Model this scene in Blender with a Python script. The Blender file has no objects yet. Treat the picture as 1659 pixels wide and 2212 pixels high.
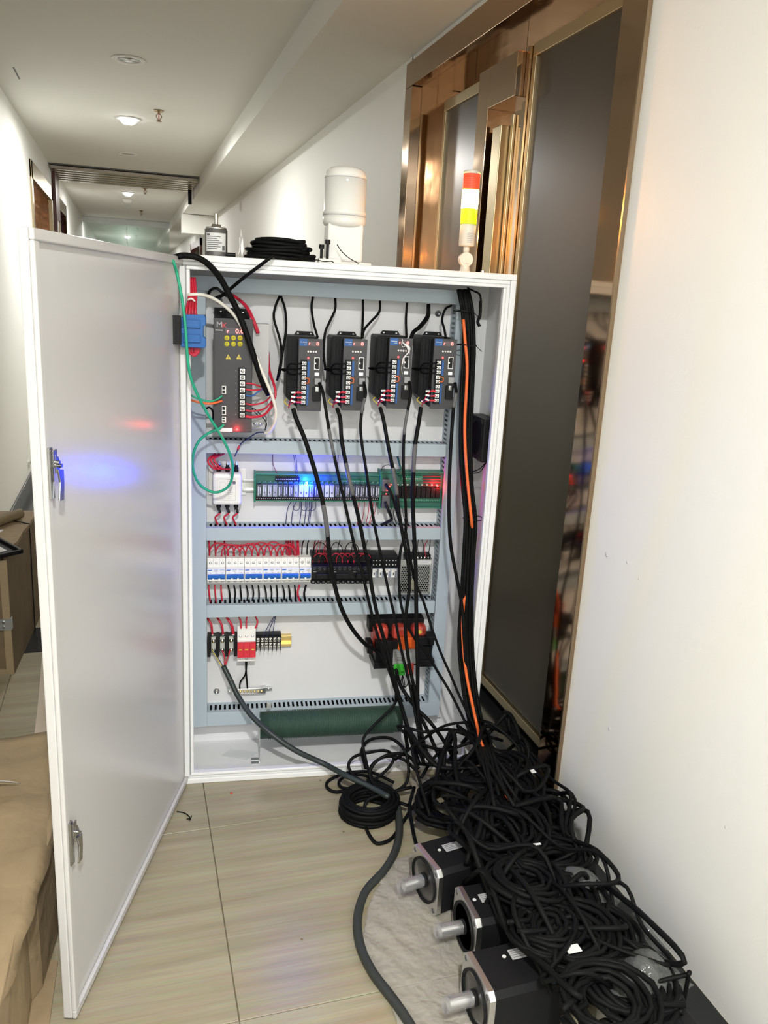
import bpy, bmesh, math, random
import numpy as np
from mathutils import Matrix, Vector
random.seed(7)
PI = math.pi
C = bpy.context.scene.collection
SC = bpy.context.scene

# ------------------------------------------------------------------ camera
IW, IH = 1659, 2212
EYE, FPX = 1.3, 1742.24
YAW, PITCH, ROLL = .31173312, .2553359, .05407511
cy_, sy_ = math.cos(YAW), math.sin(YAW)
_R = np.array([cy_, -sy_, 0.]); _F = np.array([sy_, cy_, 0.]); _U = np.array([0, 0, 1.])
_F2 = _F*math.cos(PITCH)-_U*math.sin(PITCH); _U2 = _U*math.cos(PITCH)+_F*math.sin(PITCH)
_R3 = _R*math.cos(ROLL)+_U2*math.sin(ROLL); _U3 = _U2*math.cos(ROLL)-_R*math.sin(ROLL)
cam = bpy.data.cameras.new('camera'); camo = bpy.data.objects.new('camera', cam); C.objects.link(camo)
cam.sensor_fit = 'HORIZONTAL'; cam.sensor_width = 36; cam.lens = FPX/IW*36
cam.clip_start = .02; cam.clip_end = 200
M = Matrix.Identity(4)
for i in range(3):
    M[i][0] = _R3[i]; M[i][1] = _U3[i]; M[i][2] = -_F2[i]
M[2][3] = EYE
camo.matrix_world = M
SC.camera = camo

# ------------------------------------------------------------------ light and exposure
SC.view_settings.view_transform = 'Standard'; SC.view_settings.look = 'None'
SC.view_settings.exposure = 0.36; SC.view_settings.gamma = 1; SC.view_settings.use_curve_mapping = False
w = bpy.data.worlds.new('world'); SC.world = w; w.use_nodes = True
w.node_tree.nodes['Background'].inputs[0].default_value = (.93, .97, 1, 1)
w.node_tree.nodes['Background'].inputs[1].default_value = .7
def area_light(name, loc, size, power, color=(1, 1, 1), rot=(0, 0, 0), sy=None, spread=PI):
    l = bpy.data.lights.new(name, 'AREA'); l.energy = power; l.color = color; l.size = size; l.spread = spread
    if sy: l.shape = 'RECTANGLE'; l.size_y = sy
    else: l.shape = 'DISK'
    o = bpy.data.objects.new(name, l); C.objects.link(o); o.location = loc; o.rotation_euler = rot
    return o
def point_light(name, loc, power, color, r=.004):
    l = bpy.data.lights.new(name, 'POINT'); l.energy = power; l.color = color; l.shadow_soft_size = r
    o = bpy.data.objects.new(name, l); C.objects.link(o); o.location = loc
    return o
CEIL = 2.327
# lit downlights: their light sits just under each lamp (the lamps themselves are built below)
LIT_Y = [(-3.1, 40), (-.35, 60), (5.78, 30), (10.1, 30), (14.3, 26), (18.6, 26), (23, 26), (27.4, 26)]
for ly, pw in LIT_Y:
    area_light('downlight_lamp', (.035, ly, CEIL-.045), .12, pw, (1, .985, .95))
# added fill light behind the camera, brightening the surfaces that face it
area_light('rear_fill_light', (.2, -4.4, 1.7), 1.6, 15, (.88, .95, 1), rot=(PI/2, 0, 0), sy=1.2)

# ------------------------------------------------------------------ pixel <-> place helpers (real planes at real depths)
def ray(px, py): return _F2*FPX+_R3*(px-IW/2)-_U3*(py-IH/2)
def Z(px, py, z):
    d = ray(px, py); t = (z-EYE)/d[2]; return (d[0]*t, d[1]*t, z)
def X(px, py, x):
    d = ray(px, py); t = x/d[0]; return (x, d[1]*t, EYE+d[2]*t)
def Y(px, py, y):
    d = ray(px, py); t = y/d[1]; return (d[0]*t, y, EYE+d[2]*t)
P0 = np.array([.0815, 1.533])*1.3; P1 = np.array([.7134, 1.4617])*1.3
_e = (P1-P0); BW = float(np.hypot(*_e)); _e /= BW; _n = np.array([-_e[1], _e[0]])
BH, BD = 1.381, .212
CABM = Matrix(((_e[0], _n[0], 0, P0[0]), (_e[1], _n[1], 0, P0[1]), (0, 0, 1, 0), (0, 0, 0, 1)))
def c(px, py, dep):
    """point of the cabinet's own frame (u along width, dep inwards, z) seen at a pixel, at depth dep"""
    d = ray(px, py); t = (dep+P0@_n)/(d[:2]@_n); p = d[:2]*t-P0
    return (float(p@_e), dep, float(EYE+d[2]*t))
def w2c(p):
    q = np.array(p[:2])-P0; return (float(q@_e), float(q@_n), p[2])
def cz(px, py, z): return w2c(Z(px, py, z))

# ------------------------------------------------------------------ materials
def nt(m): return m.node_tree.nodes, m.node_tree.links
def mat(name, col, rough=.5, metal=0., emit=None, es=0., noise=0., nscale=40., bump=0., bscale=60., alpha=1., trans=0., coat=0., spec=.5, ior=1.45, dist=None):
    m = bpy.data.materials.new(name); m.use_nodes = True
    n, l = nt(m); b = n['Principled BSDF']
    b.inputs['Base Color'].default_value = (*col, 1); b.inputs['Roughness'].default_value = rough
    b.inputs['Metallic'].default_value = metal; b.inputs['Alpha'].default_value = alpha
    b.inputs['Transmission Weight'].default_value = trans; b.inputs['Coat Weight'].default_value = coat
    b.inputs['Specular IOR Level'].default_value = spec; b.inputs['IOR'].default_value = ior
    if emit: b.inputs['Emission Color'].default_value = (*emit, 1); b.inputs['Emission Strength'].default_value = es
    tc = n.new('ShaderNodeTexCoord')
    if noise:
        t = n.new('ShaderNodeTexNoise'); t.inputs['Scale'].default_value = nscale; t.inputs['Detail'].default_value = 5
        l.new(tc.outputs['Object'], t.inputs['Vector'])
        mx = n.new('ShaderNodeMix'); mx.data_type = 'RGBA'
        mx.inputs[6].default_value = (*[max(0, x*(1-noise)) for x in col], 1)
        mx.inputs[7].default_value = (*[min(1, x*(1+noise)) for x in col], 1)
        l.new(t.outputs['Fac'], mx.inputs[0]); l.new(mx.outputs[2], b.inputs['Base Color'])
    if bump:
        t = n.new('ShaderNodeTexNoise'); t.inputs['Scale'].default_value = bscale; t.inputs['Detail'].default_value = 3
        l.new(tc.outputs['Object'], t.inputs['Vector'])
        bp = n.new('ShaderNodeBump'); bp.inputs['Strength'].default_value = bump; bp.inputs['Distance'].default_value = dist or .01
        l.new(t.outputs['Fac'], bp.inputs['Height']); l.new(bp.outputs['Normal'], b.inputs['Normal'])
    return m
WALL = mat('wall_paint', (.80, .80, .765), .55, noise=.015, nscale=3, bump=.05, bscale=90)
CEILM = mat('ceiling_paint', (.74, .735, .69), .8, noise=.02, nscale=2)
GRAN = mat('black_granite', (.012, .014, .014), .22, noise=.6, nscale=160)
GROUT = mat('grout', (.18, .15, .10), .9)
STEEL = mat('rose_gold_steel', (.40, .285, .19), .09, 1., bump=.2, bscale=2.2, dist=.02)
STEELB = mat('brushed_bronze_steel', (.34, .255, .165), .3, 1., noise=.08, nscale=8)
CHROME = mat('chrome', (.72, .70, .66), .12, 1.)
CHAMP = mat('champagne_rail', (.42, .345, .21), .32, .85)
SMOKE = mat('smoked_glass', (.030, .0245, .017), .30, 0., spec=.6, ior=1.5)
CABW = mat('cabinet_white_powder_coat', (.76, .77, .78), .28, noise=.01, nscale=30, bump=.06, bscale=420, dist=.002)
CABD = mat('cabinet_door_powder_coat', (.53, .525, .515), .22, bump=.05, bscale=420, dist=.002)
PANEL = mat('mounting_plate_white', (.68, .68, .69), .42, noise=.01)
DUCT = mat('duct_grey_blue_plastic', (.40, .475, .53), .5)
BLK = mat('black_plastic', (.008, .008, .009), .45, spec=.25)
BLKM = mat('black_painted_metal', (.0085, .009, .010), .5, spec=.2)
DGREY = mat('dark_grey_face', (.055, .055, .06), .42, spec=.4)
CABLE = mat('black_cable_jacket', (.0045, .005, .005), .55, spec=.12)
REDW = mat('red_wire', (.50, .015, .04), .38)
ORW = mat('orange_cable', (.75, .14, .03), .45)
GREENW = mat('green_cable', (.02, .36, .21), .4)
WHITEW = mat('white_cable', (.72, .70, .63), .4)
BLUEW = mat('dark_blue_wire', (.02, .03, .12), .4)
YELW = mat('yellow_wire', (.7, .55, .05), .4)
SILV = mat('silver_screw', (.78, .78, .76), .25, 1.)
ALU = mat('machined_aluminium', (.72, .72, .72), .3, 1., noise=.06, nscale=20)
GALV = mat('galvanised_steel', (.60, .62, .62), .38, .9, noise=.08, nscale=25)
GOLDR = mat('yellow_zinc_rail', (.75, .56, .22), .3, .9)
WHT = mat('white_plastic', (.80, .80, .77), .35)
LBL = mat('white_label_paper', (.66, .67, .67), .55)
INK = mat('printed_ink', (.12, .12, .13), .6)
GREYINK = mat('grey_print', (.42, .42, .44), .6)
BLUEP = mat('blue_plastic', (.012, .11, .36), .4)
BLUET = mat('blue_toggle', (.01, .13, .50), .35)
BLUEL = mat('blue_print', (.02, .10, .33), .5)
REDP = mat('red_plastic', (.62, .03, .05), .38)
REDC = mat('red_coil_varnish', (.50, .06, .04), .35)
ORP = mat('orange_plastic', (.72, .10, .01), .45)
GRNP = mat('bright_green_plastic', (.05, .45, .04), .45)
TRAY = mat('green_module_tray', (.02, .20, .12), .45)
PCB = mat('green_circuit_board', (.03, .13, .10), .35)
RES = mat('dark_green_resistor_enamel', (.025, .06, .042), .6, noise=.15)
YELB = mat('yellow_button', (.62, .56, .04), .4)
YELT = mat('yellow_warning_print', (.62, .50, .08), .5)
MKR = mat('red_print', (.62, .06, .08), .5)
LEDR = mat('red_led_glow', (.3, 0, 0), .5, emit=(1, .03, .03), es=9)
LEDRW = mat('red_display_glow', (.3, 0, 0), .5, emit=(1, .12, .10), es=6)
LEDB = mat('blue_led_glow', (0, 0, .3), .5, emit=(.25, .45, 1), es=120)
LENSR = mat('red_lens', (.75, .06, .03), .25, emit=(1, .12, .05), es=.45)
LENSA = mat('amber_lens_lit', (.9, .5, .1), .25, emit=(1, .55, .13), es=14)
LENSG = mat('green_lens', (.35, .5, .02), .25, emit=(.75, .75, .02), es=.55)
CREAM = mat('cream_plastic', (.76, .72, .62), .35)
LAMP = mat('lamp_glow', (1, 1, 1), .5, emit=(1, .99, .97), es=14)
LAMPOFF = mat('unlit_reflector', (.55, .55, .53), .3, .7)
KRAFT = mat('kraft_cardboard', (.29, .215, .125), .75, noise=.22, nscale=7, bump=.5, bscale=12, dist=.02)
WOOD = mat('plywood', (.17, .12, .065), .7, noise=.25, nscale=12)
CRATE_E = mat('crate_edge_wood', (.30, .225, .13), .7, noise=.15)
TUBEB = mat('cardboard_tube', (.20, .155, .085), .7)
PAPER = mat('white_paper', (.75, .76, .78), .6)
POLY = mat('clear_plastic_sleeve', (.30, .30, .31), .2, alpha=.38)
BAG = mat('clear_plastic_bag', (.17, .18, .175), .10, alpha=.34, bump=.8, bscale=30)
BUB = mat('bubble_wrap_film', (.52, .50, .45), .12, alpha=.30, bump=.6, bscale=90)
ACRY = mat('clear_acrylic', (.8, .85, .85), .08, alpha=.22)
SCREEN = mat('smoke_screen_glass', (.50, .62, .56), .12, alpha=.38)
DARKW = mat('dark_red_wood', (.10, .03, .025), .3)
# floor tile: faint cross-corridor veins
TILE = bpy.data.materials.new('beige_vein_tile'); TILE.use_nodes = True
n, l = nt(TILE); b = n['Principled BSDF']; b.inputs['Roughness'].default_value = .3
g = n.new('ShaderNodeNewGeometry'); mp = n.new('ShaderNodeMapping'); mp.inputs['Scale'].default_value = (1.2, 26, 1)
l.new(g.outputs['Position'], mp.inputs['Vector'])
t1 = n.new('ShaderNodeTexNoise'); t1.inputs['Scale'].default_value = 1.1; t1.inputs['Detail'].default_value = 6; t1.inputs['Roughness'].default_value = .65
l.new(mp.outputs[0], t1.inputs['Vector'])
rp = n.new('ShaderNodeValToRGB'); rp.color_ramp.elements[0].position = .3; rp.color_ramp.elements[1].position = .72
rp.color_ramp.elements[0].color = (.34, .30, .20, 1); rp.color_ramp.elements[1].color = (.50, .455, .33, 1)
l.new(t1.outputs['Fac'], rp.inputs[0])
mp2 = n.new('ShaderNodeMapping'); mp2.inputs['Scale'].default_value = (9, 240, 1); l.new(g.outputs['Position'], mp2.inputs['Vector'])
t2 = n.new('ShaderNodeTexNoise'); t2.inputs['Scale'].default_value = 1.; l.new(mp2.outputs[0], t2.inputs['Vector'])
mx = n.new('ShaderNodeMix'); mx.data_type = 'RGBA'; mx.blend_type = 'MULTIPLY'; mx.inputs[0].default_value = .35
l.new(rp.outputs[0], mx.inputs[6]); l.new(t2.outputs['Color'], mx.inputs[7])
mh = n.new('ShaderNodeHueSaturation'); mh.inputs['Value'].default_value = .88; mh.inputs['Saturation'].default_value = 1.08
l.new(mx.outputs[2], mh.inputs['Color']); l.new(mh.outputs[0], b.inputs['Base Color'])

# ------------------------------------------------------------------ mesh builder
def catmull(pts, k=6):
    pts = [Vector(p) for p in pts]
    if len(pts) < 3: return pts
    P = [pts[0]*2-pts[1]]+pts+[pts[-1]*2-pts[-2]]; out = []
    for i in range(1, len(P)-2):
        for j in range(k):
            t = j/k; a, b_, c_, d = P[i-1], P[i], P[i+1], P[i+2]
            out.append(.5*((2*b_)+(c_-a)*t+(2*a-5*b_+4*c_-d)*t*t+(3*b_-a-3*c_+d)*t**3))
    out.append(pts[-1]); return out
class MB:
    def __init__(s): s.v = []; s.f = []; s.mi = []; s.cur = 0; s.mats = []; s.sm = []
    def use(s, m):
        if m not in s.mats: s.mats.append(m)
        s.cur = s.mats.index(m); return s
    def add(s, vs, fs, smooth=False):
        o = len(s.v); s.v += [tuple(v) for v in vs]
        for f in fs: s.f.append([i+o for i in f]); s.mi.append(s.cur); s.sm.append(smooth)
        return s
    def box(s, x0, x1, y0, y1, z0, z1):
        return s.add([(x0, y0, z0), (x1, y0, z0), (x1, y1, z0), (x0, y1, z0), (x0, y0, z1), (x1, y0, z1), (x1, y1, z1), (x0, y1, z1)],
                     [(0, 3, 2, 1), (4, 5, 6, 7), (0, 1, 5, 4), (1, 2, 6, 5), (2, 3, 7, 6), (3, 0, 4, 7)])
    def prism(s, poly, axis, a, b_):
        """poly = list of 2D points in the plane normal to axis ('x','y','z')"""
        def P(p, h): return {'x': (h, p[0], p[1]), 'y': (p[0], h, p[1]), 'z': (p[0], p[1], h)}[axis]
        k = len(poly); vs = [P(p, a) for p in poly]+[P(p, b_) for p in poly]
        return s.add(vs, [tuple(range(k-1, -1, -1)), tuple(range(k, 2*k))]+[(i, (i+1) % k, (i+1) % k+k, i+k) for i in range(k)])
    def ring(s, x0, x1, z0, z1, wd, y0, y1):
        s.box(x0, x1, y0, y1, z1-wd, z1); s.box(x0, x1, y0, y1, z0, z0+wd)
        s.box(x0, x0+wd, y0, y1, z0+wd, z1-wd); s.box(x1-wd, x1, y0, y1, z0+wd, z1-wd); return s
    def cyl(s, p, q, r, n=16, r2=None, cap=True):
        p, q = Vector(p), Vector(q); r2 = r if r2 is None else r2
        z = (q-p).normalized(); x = z.orthogonal().normalized(); y = z.cross(x)
        A = [p+(x*math.cos(2*PI*i/n)+y*math.sin(2*PI*i/n))*r for i in range(n)]
        B = [q+(x*math.cos(2*PI*i/n)+y*math.sin(2*PI*i/n))*r2 for i in range(n)]
        s.add(A+B, [(i, (i+1) % n, (i+1) % n+n, i+n) for i in range(n)], True)
        if cap: s.add(A, [tuple(range(n-1, -1, -1))]); s.add(B, [tuple(range(n))])
        return s
    def lathe(s, o, prof, n=28, axis='z', dirv=1):
        vs = []; k = len(prof)
        for (r, h) in prof:
            for i in range(n):
                a = 2*PI*i/n; cx, sx = r*math.cos(a), r*math.sin(a)
                vs.append({'z': (o[0]+cx, o[1]+sx, o[2]+h*dirv), 'x': (o[0]+h*dirv, o[1]+cx, o[2]+sx), 'y': (o[0]+cx, o[1]+h*dirv, o[2]+sx)}[axis])
        fs = [(j*n+i, j*n+(i+1) % n, (j+1)*n+(i+1) % n, (j+1)*n+i) for j in range(k-1) for i in range(n)]
        return s.add(vs, fs+[tuple(range(n-1, -1, -1)), tuple(range((k-1)*n, k*n))], True)
    def tube(s, pts, r, n=8, k=5, raw=False):
        P = [Vector(p) for p in pts] if raw else catmull(pts, k)
        T = [(P[min(i+1, len(P)-1)]-P[max(i-1, 0)]).normalized() for i in range(len(P))]
        x = T[0].orthogonal().normalized(); vs = []
        for i, p in enumerate(P):
            x = (x-T[i]*x.dot(T[i])); x = x.normalized() if x.length > 1e-6 else T[i].orthogonal().normalized()
            y = T[i].cross(x); rr = r[i*len(r)//len(P)] if isinstance(r, list) else r
            vs += [p+(x*math.cos(2*PI*j/n)+y*math.sin(2*PI*j/n))*rr for j in range(n)]
        m_ = len(P); fs = [(i*n+j, i*n+(j+1) % n, (i+1)*n+(j+1) % n, (i+1)*n+j) for i in range(m_-1) for j in range(n)]
        return s.add(vs, fs+[tuple(range(n-1, -1, -1)), tuple(range((m_-1)*n, m_*n))], True)
    def screw(s, x, y, z, r, axis='y'):
        """pan head screw facing -y with a cross recess"""
        s.lathe((x, y, z), [(r, 0), (r, r*.25), (r*.75, r*.6), (r*.2, r*.7)], 10, axis, -1); return s
    def build(s, name, m=None, parent=None, frame=None, org=(0, 0, 0), bevel=0, label=None, kind=None):
        me = bpy.data.meshes.new(name)
        me.from_pydata([(a-org[0], b_-org[1], d-org[2]) for a, b_, d in s.v], [], s.f)
        if m is not None: me.materials.append(m)
        else:
            for q in s.mats: me.materials.append(q)
            me.polygons.foreach_set('material_index', s.mi)
        me.polygons.foreach_set('use_smooth', s.sm); me.update()
        o = bpy.data.objects.new(name, me); C.objects.link(o)
        if parent is not None: o.parent = parent
        else:
            o.matrix_world = (CABM if frame == 'c' else Matrix.Identity(4)) @ Matrix.Translation(org)
        if bevel:
            bm = o.modifiers.new('bevel', 'BEVEL'); bm.width = bevel; bm.segments = 2; bm.limit_method = 'ANGLE'; bm.angle_limit = .9
        if label: o['label'] = label
        if kind: o['kind'] = kind
        return o
class Thing:
    """an Empty at the thing's base; parts are children built in the same frame"""
    def __init__(s, name, label, cat, org, frame=None, group=None, rotz=0, kind=None):
        s.o = bpy.data.objects.new(name, None); C.objects.link(s.o); s.org = org
        s.o.matrix_world = (CABM if frame == 'c' else Matrix.Identity(4)) @ Matrix.Translation(org) @ Matrix.Rotation(rotz, 4, 'Z')
        s.o.empty_display_size = .02
        s.o['label'] = label; s.o['category'] = cat
        if group: s.o['group'] = group
        if kind: s.o['kind'] = kind
    def part(s, name, mb, m=None, bevel=0, label=None, parent=None, kind=None):
        o = mb.build(name, m, parent or s.o, None, s.org, bevel, label, kind); return o
def single(name, mb, label, cat, m=None, frame=None, org=None, group=None, bevel=0, kind=None):
    if org is None:
        a = np.array(mb.v); org = (float(a[:, 0].mean()), float(a[:, 1].mean()), float(a[:, 2].min()))
    o = mb.build(name, m, None, frame, org, bevel); o['label'] = label; o['category'] = cat
    if group: o['group'] = group
    if kind: o['kind'] = kind
    return o
def struct(name, mb, m=None, bevel=0, label=None):
    o = mb.build(name, m, None, None, (0, 0, 0), bevel); o['kind'] = 'structure'
    if label: o['label'] = label
    return o
def text_mesh(txt, size, ext=.0003, align='CENTER'):
    cu = bpy.data.curves.new('txt', 'FONT'); cu.body = txt; cu.size = size; cu.extrude = ext; cu.align_x = align; cu.align_y = 'CENTER'
    cu.resolution_u = 2
    o = bpy.data.objects.new('txt', cu); C.objects.link(o); bpy.context.view_layer.update()
    me = bpy.data.meshes.new_from_object(o.evaluated_get(bpy.context.evaluated_depsgraph_get()))
    V = [tuple(v.co) for v in me.vertices]; F = [tuple(p.vertices) for p in me.polygons]
    bpy.data.objects.remove(o); bpy.data.curves.remove(cu); bpy.data.meshes.remove(me)
    return V, F
_tc = {}
def put_text(mb, txt, size, u, dep, z, align='CENTER', sx=1.):
    """text lying on a plane facing the cabinet's front (-dep)"""
    k = (txt, round(size, 5), align)
    if k not in _tc: _tc[k] = text_mesh(txt, size, align=align)
    V, F = _tc[k]
    mb.add([(u+x*sx, dep-h, z+y) for x, y, h in V], F); return mb

# ------------------------------------------------------------------ the corridor
XL, XR, XS, ZS = -.637, 1.061, .67, 2.206
Y0, Y1 = -4.5, 31.
m_ = MB(); m_.box(XL-.3, XR+.6, Y0, Y1, -.06, -.004); fl = struct('floor', m_, GROUT)
tile = None; T = .577; G = .0012; FY0_ = 1.655
for j in range(-8, 18):
    for i in range(-2, 3):
        x0 = .163+(i)*T; y0 = 1.787+(j-1)*T*1.0
        xa, xb = max(x0, XL+.005), min(x0+T, XR+.12)
        if xb-xa < .05: continue
        y0 += .235 if j > 2 else 0
        mm = MB(); mm.box(xa+G, xb-G, y0+G, y0+T-G, -.004, 0)
        o = mm.build('tile', TILE, fl, None, (0, 0, 0))
        if -1 < j < 4: bv = o.modifiers.new('bevel', 'BEVEL'); bv.width = .0006; bv.segments = 1
m_ = MB(); yb = 1.787+2*T; m_.box(XL+.13, XR+.0, yb+G, yb+.235-G, -.004, .0002)
o = m_.build('granite_band', GRAN, fl, None, (0, 0, 0)); o['label'] = 'black granite band across the floor'
m_ = MB(); m_.box(XR-.20, XR-.002, Y0, 1.65, -.003, .0016); m_.box(XR-.10, XR-.002, 1.65, FY0_, -.003, .0016); m_.box(XR-.10, XR-.025, FY0_, 3.3, -.003, .0016); struct('trim_1', m_, GRAN, label='black granite floor border along the right wall')
m_ = MB(); m_.box(XL, XL+.13, Y0, Y1, -.003, .0016); struct('trim_2', m_, GRAN, label='black granite floor border along the left wall')
m_ = MB(); m_.box(XL, XL+.010, Y0, 6.55, .0, .10); m_.box(XL, XL+.010, 10.3, Y1, .0, .10); struct('baseboard_left', m_, GRAN, .002)
# ceiling, soffit
m_ = MB(); m_.box(XL-.3, XS, Y0, Y1, CEIL, CEIL+.1); struct('ceiling', m_, CEILM)
m_ = MB(); m_.box(XS, XR+.6, Y0, Y1, ZS, CEIL+.1); struct('trim_3', m_, CEILM, label='boxed soffit along the right wall')
# right wall with the tall door opening and a second opening far away
FY0, FY1, FZ = 1.655, 3.245, 2.176      # frame outside
FX = 1.040
fa, fb, fh = 12.6, 14.6, 2.05
m_ = MB(); m_.box(XR, XR+.2, Y0, FY0+.012, 0, ZS); m_.box(XR, XR+.2, FY1-.012, fa, 0, ZS); m_.box(XR, XR+.2, FY0, FY1, FZ-.01, ZS)
m_.box(XR, XR+.2, fa, fb, fh, ZS); m_.box(XR, XR+.2, fb, Y1, 0, ZS)
m_.box(XR+.2, XR+.3, FY1, Y1, 0, ZS)
struct('wall_right', m_, WALL)
# left wall with two lift openings
a1, a2 = X(66, 340, XL)[1], X(107, 400, XL)[1]
b1, b2 = X(112, 420, XL)[1], X(137, 470, XL)[1]
LO = [(6.6, 8.35), (9.15, 10.2)]
lz = 2.14
m_ = MB(); e0 = Y0
for (p, q) in LO:
    m_.box(XL-.2, XL, e0, p, 0, CEIL); m_.box(XL-.2, XL, p, q, lz, CEIL); e0 = q
m_.box(XL-.2, XL, e0, Y1, 0, CEIL); m_.box(XL-.3, XL-.2, Y0, Y1, 0, CEIL)
struct('wall_left', m_, WALL)
m_ = MB(); m_.box(XL-.3, XR+.6, Y1, Y1+.1, 0, CEIL+.1); struct('wall_back', m_, WALL)
# hairline slot in the ceiling near the left wall
p, q = Z(31, 146, CEIL-.001), Z(42, 171, CEIL-.001)
m_ = MB(); m_.box(min(p[0], q[0])-.004, min(p[0], q[0])+.004, p[1], q[1], CEIL-.0015, CEIL); struct('trim_4', m_, INK, label='short dark slot in the ceiling')

# lift openings on the left wall
for k, (p, q) in enumerate(LO):
    t = Thing('lift_door', ['rose gold steel lift opening in the left wall, the nearer of the two', 'dark reddish steel lift opening in the left wall, the farther of the two'][k], 'lift door', (XL-.1, (p+q)/2, 0), kind='structure')
    S1 = mat('pale_copper_steel', (.62, .43, .29), .14, 1., bump=.3, bscale=5, dist=.02) if k == 0 else DARKW
    m_ = MB(); wdt = .09
    m_.box(XL-.02, XL+.012, p, p+wdt, 0, lz); m_.box(XL-.02, XL+.012, q-wdt, q, 0, lz); m_.box(XL-.02, XL+.012, p, q, lz-.12, lz)
    t.part('door_frame', m_, CHAMP if k == 0 else STEEL, .002)
    m_ = MB(); m_.box(XL-.19, XL-.02, p+.0, p+.02, 0, lz-.1); m_.box(XL-.19, XL-.02, q-.02, q, 0, lz-.1); m_.box(XL-.19, XL-.02, p, q, lz-.12, lz-.1)
    t.part('reveal', m_, S1)
    mid = (p+q)/2
    for (a, b_) in ((p+.02, mid-.002), (mid+.002, q-.02)):
        m_ = MB(); m_.box(XL-.185, XL-.165, a, b_, 0, lz-.12); t.part('door_leaf', m_, S1)
m_ = MB(); m_.box(XL+.004, XL+.03, 8.5, 8.62, 0, CEIL-.01); m_.box(XL+.004, XL+.02, 8.62, 9.12, 1.9, CEIL-.01)
single('wall_column_cladding', m_, 'dark red glossy cladding strip on the left wall between the two lift openings', 'cladding', DARKW, kind='structure')
# far opening frame on the right wall
t = Thing('lift_door', 'dark brown lift opening far along the right wall behind the encoder', 'lift door', (XR, (fa+fb)/2, 0), kind='structure')
m_ = MB(); m_.box(XR-.03, XR+.04, fa, fa+.1, 0, fh); m_.box(XR-.03, XR+.04, fb-.1, fb, 0, fh); m_.box(XR-.03, XR+.04, fa, fb, fh-.1, fh)
t.part('door_frame', m_, DARKW)
m_ = MB(); m_.box(XR+.1, XR+.12, fa, fb, 0, fh); t.part('door_leaf', m_, STEELB)

# ------------------------------------------------------------------ the large mirror-steel door frame on the right
DX = 1.144
t = Thing('door_1', 'tall rose gold mirror steel door set with smoked glass leaves in the right wall', 'door', (DX, (FY0+FY1)/2, 0), kind='structure')
FW = .078
m_ = MB()
m_.prism([(FX+.0065, FY0), (XR+.02, FY0), (XR+.02, FY0+FW), (FX-.004, FY0+FW)], 'z', 0, FZ-FW-.011); m_.box(FX, XR+.02, FY1-FW, FY1, 0, FZ-FW-.011); m_.box(FX, XR+.02, FY0, FY1, FZ-FW-.01, FZ)
t.part('door_frame', m_, STEEL, .0015)
m_ = MB(); m_.box(FX+.0055, FX+.0125, FY0-.006, FY0-.0005, 0, FZ); t.part('edge_strip', m_, STEELB, label='dull bronze outer edge of the frame')
m_ = MB()
m_.box(XR+.02, DX+.02, FY0+FW-.02, FY0+FW, 0, FZ-FW); m_.box(XR+.02, DX+.02, FY1-FW, FY1-FW+.02, 0, FZ-FW); m_.box(XR+.02, DX+.02, FY0, FY1, FZ-FW-.01, FZ-FW+.02)
t.part('reveal', m_, STEEL)
m_ = MB()   # header panels with joints
ys = [FY0+FW, 1.93, 2.42, 2.80, FY1-FW]
for a, b_ in zip(ys[:-1], ys[1:]):
    mm = MB(); mm.box(DX, DX+.02, a+.0015, b_-.0015, 2.02, FZ-FW-.004); t.part('header_panel', mm, STEEL)
m_.box(DX+.02, DX+.03, FY0, FY1, 0, FZ); t.part('backing', m_, BLKM)
# near leaf
def leaf(ya, yb, za, zb, name, rail=.035):
    g = MB(); g.box(DX-.006, DX+.0, ya+rail*.6, yb-rail*.6, za+rail, zb-rail); gl = t.part(name, g, SMOKE)
    r = MB(); r.box(DX-.014, DX+.004, ya, yb, zb-rail, zb); r.box(DX-.014, DX+.004, ya, yb, za, za+rail*.8)
    r.box(DX-.014, DX+.004, ya, ya+rail*.6, za+rail*.8, zb-rail); r.box(DX-.014, DX+.004, yb-rail*.6, yb, za+rail*.8, zb-rail)
    t.part('leaf_frame', r, CHAMP, .0015)
leaf(1.73, 2.345, .045, 2.035, 'glass_leaf')
m_ = MB(); m_.box(DX-.022, DX+.004, 2.348, 2.368, .03, 2.03); m_.box(DX-.004, DX+.004, 2.368, 2.40, .03, 1.97); t.part('meeting_stile', m_, STEEL)
leaf(2.66, 3.05, .045, 2.02, 'glass_leaf')
m_ = MB(); m_.box(DX-.05, DX+.003, 2.56, 2.645, .03, 2.02); m_.box(DX-.05, DX+.003, 2.37, 2.56, 1.90, 2.02); t.part('projecting_jamb', m_, STEEL, .002)
m_ = MB(); m_.box(DX-.04, DX-.002, 2.468, 2.53, .03, 1.84); m_.box(DX-.012, DX-.002, 2.445, 2.462, .03, 1.87); t.part('white_stile', m_, CHAMP, .002)
m_ = MB(); m_.box(DX-.002, DX+.002, 2.40, 2.56, .03, 1.90); t.part('mirror_strip', m_, STEEL)
m_ = MB(); m_.box(DX-.002, DX+.004, 3.05, FY1-FW, .0, 2.02); t.part('side_panel', m_, STEEL)
m_ = MB(); m_.box(DX-.010, DX-.002, 1.78, 1.795, .09, 1.99); t.part('glass_edge_strip', m_, STEELB)
m_ = MB(); m_.box(FX, DX+.02, FY0+FW, FY1-FW, -.003, .004); t.part('threshold', m_, GRAN)

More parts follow.
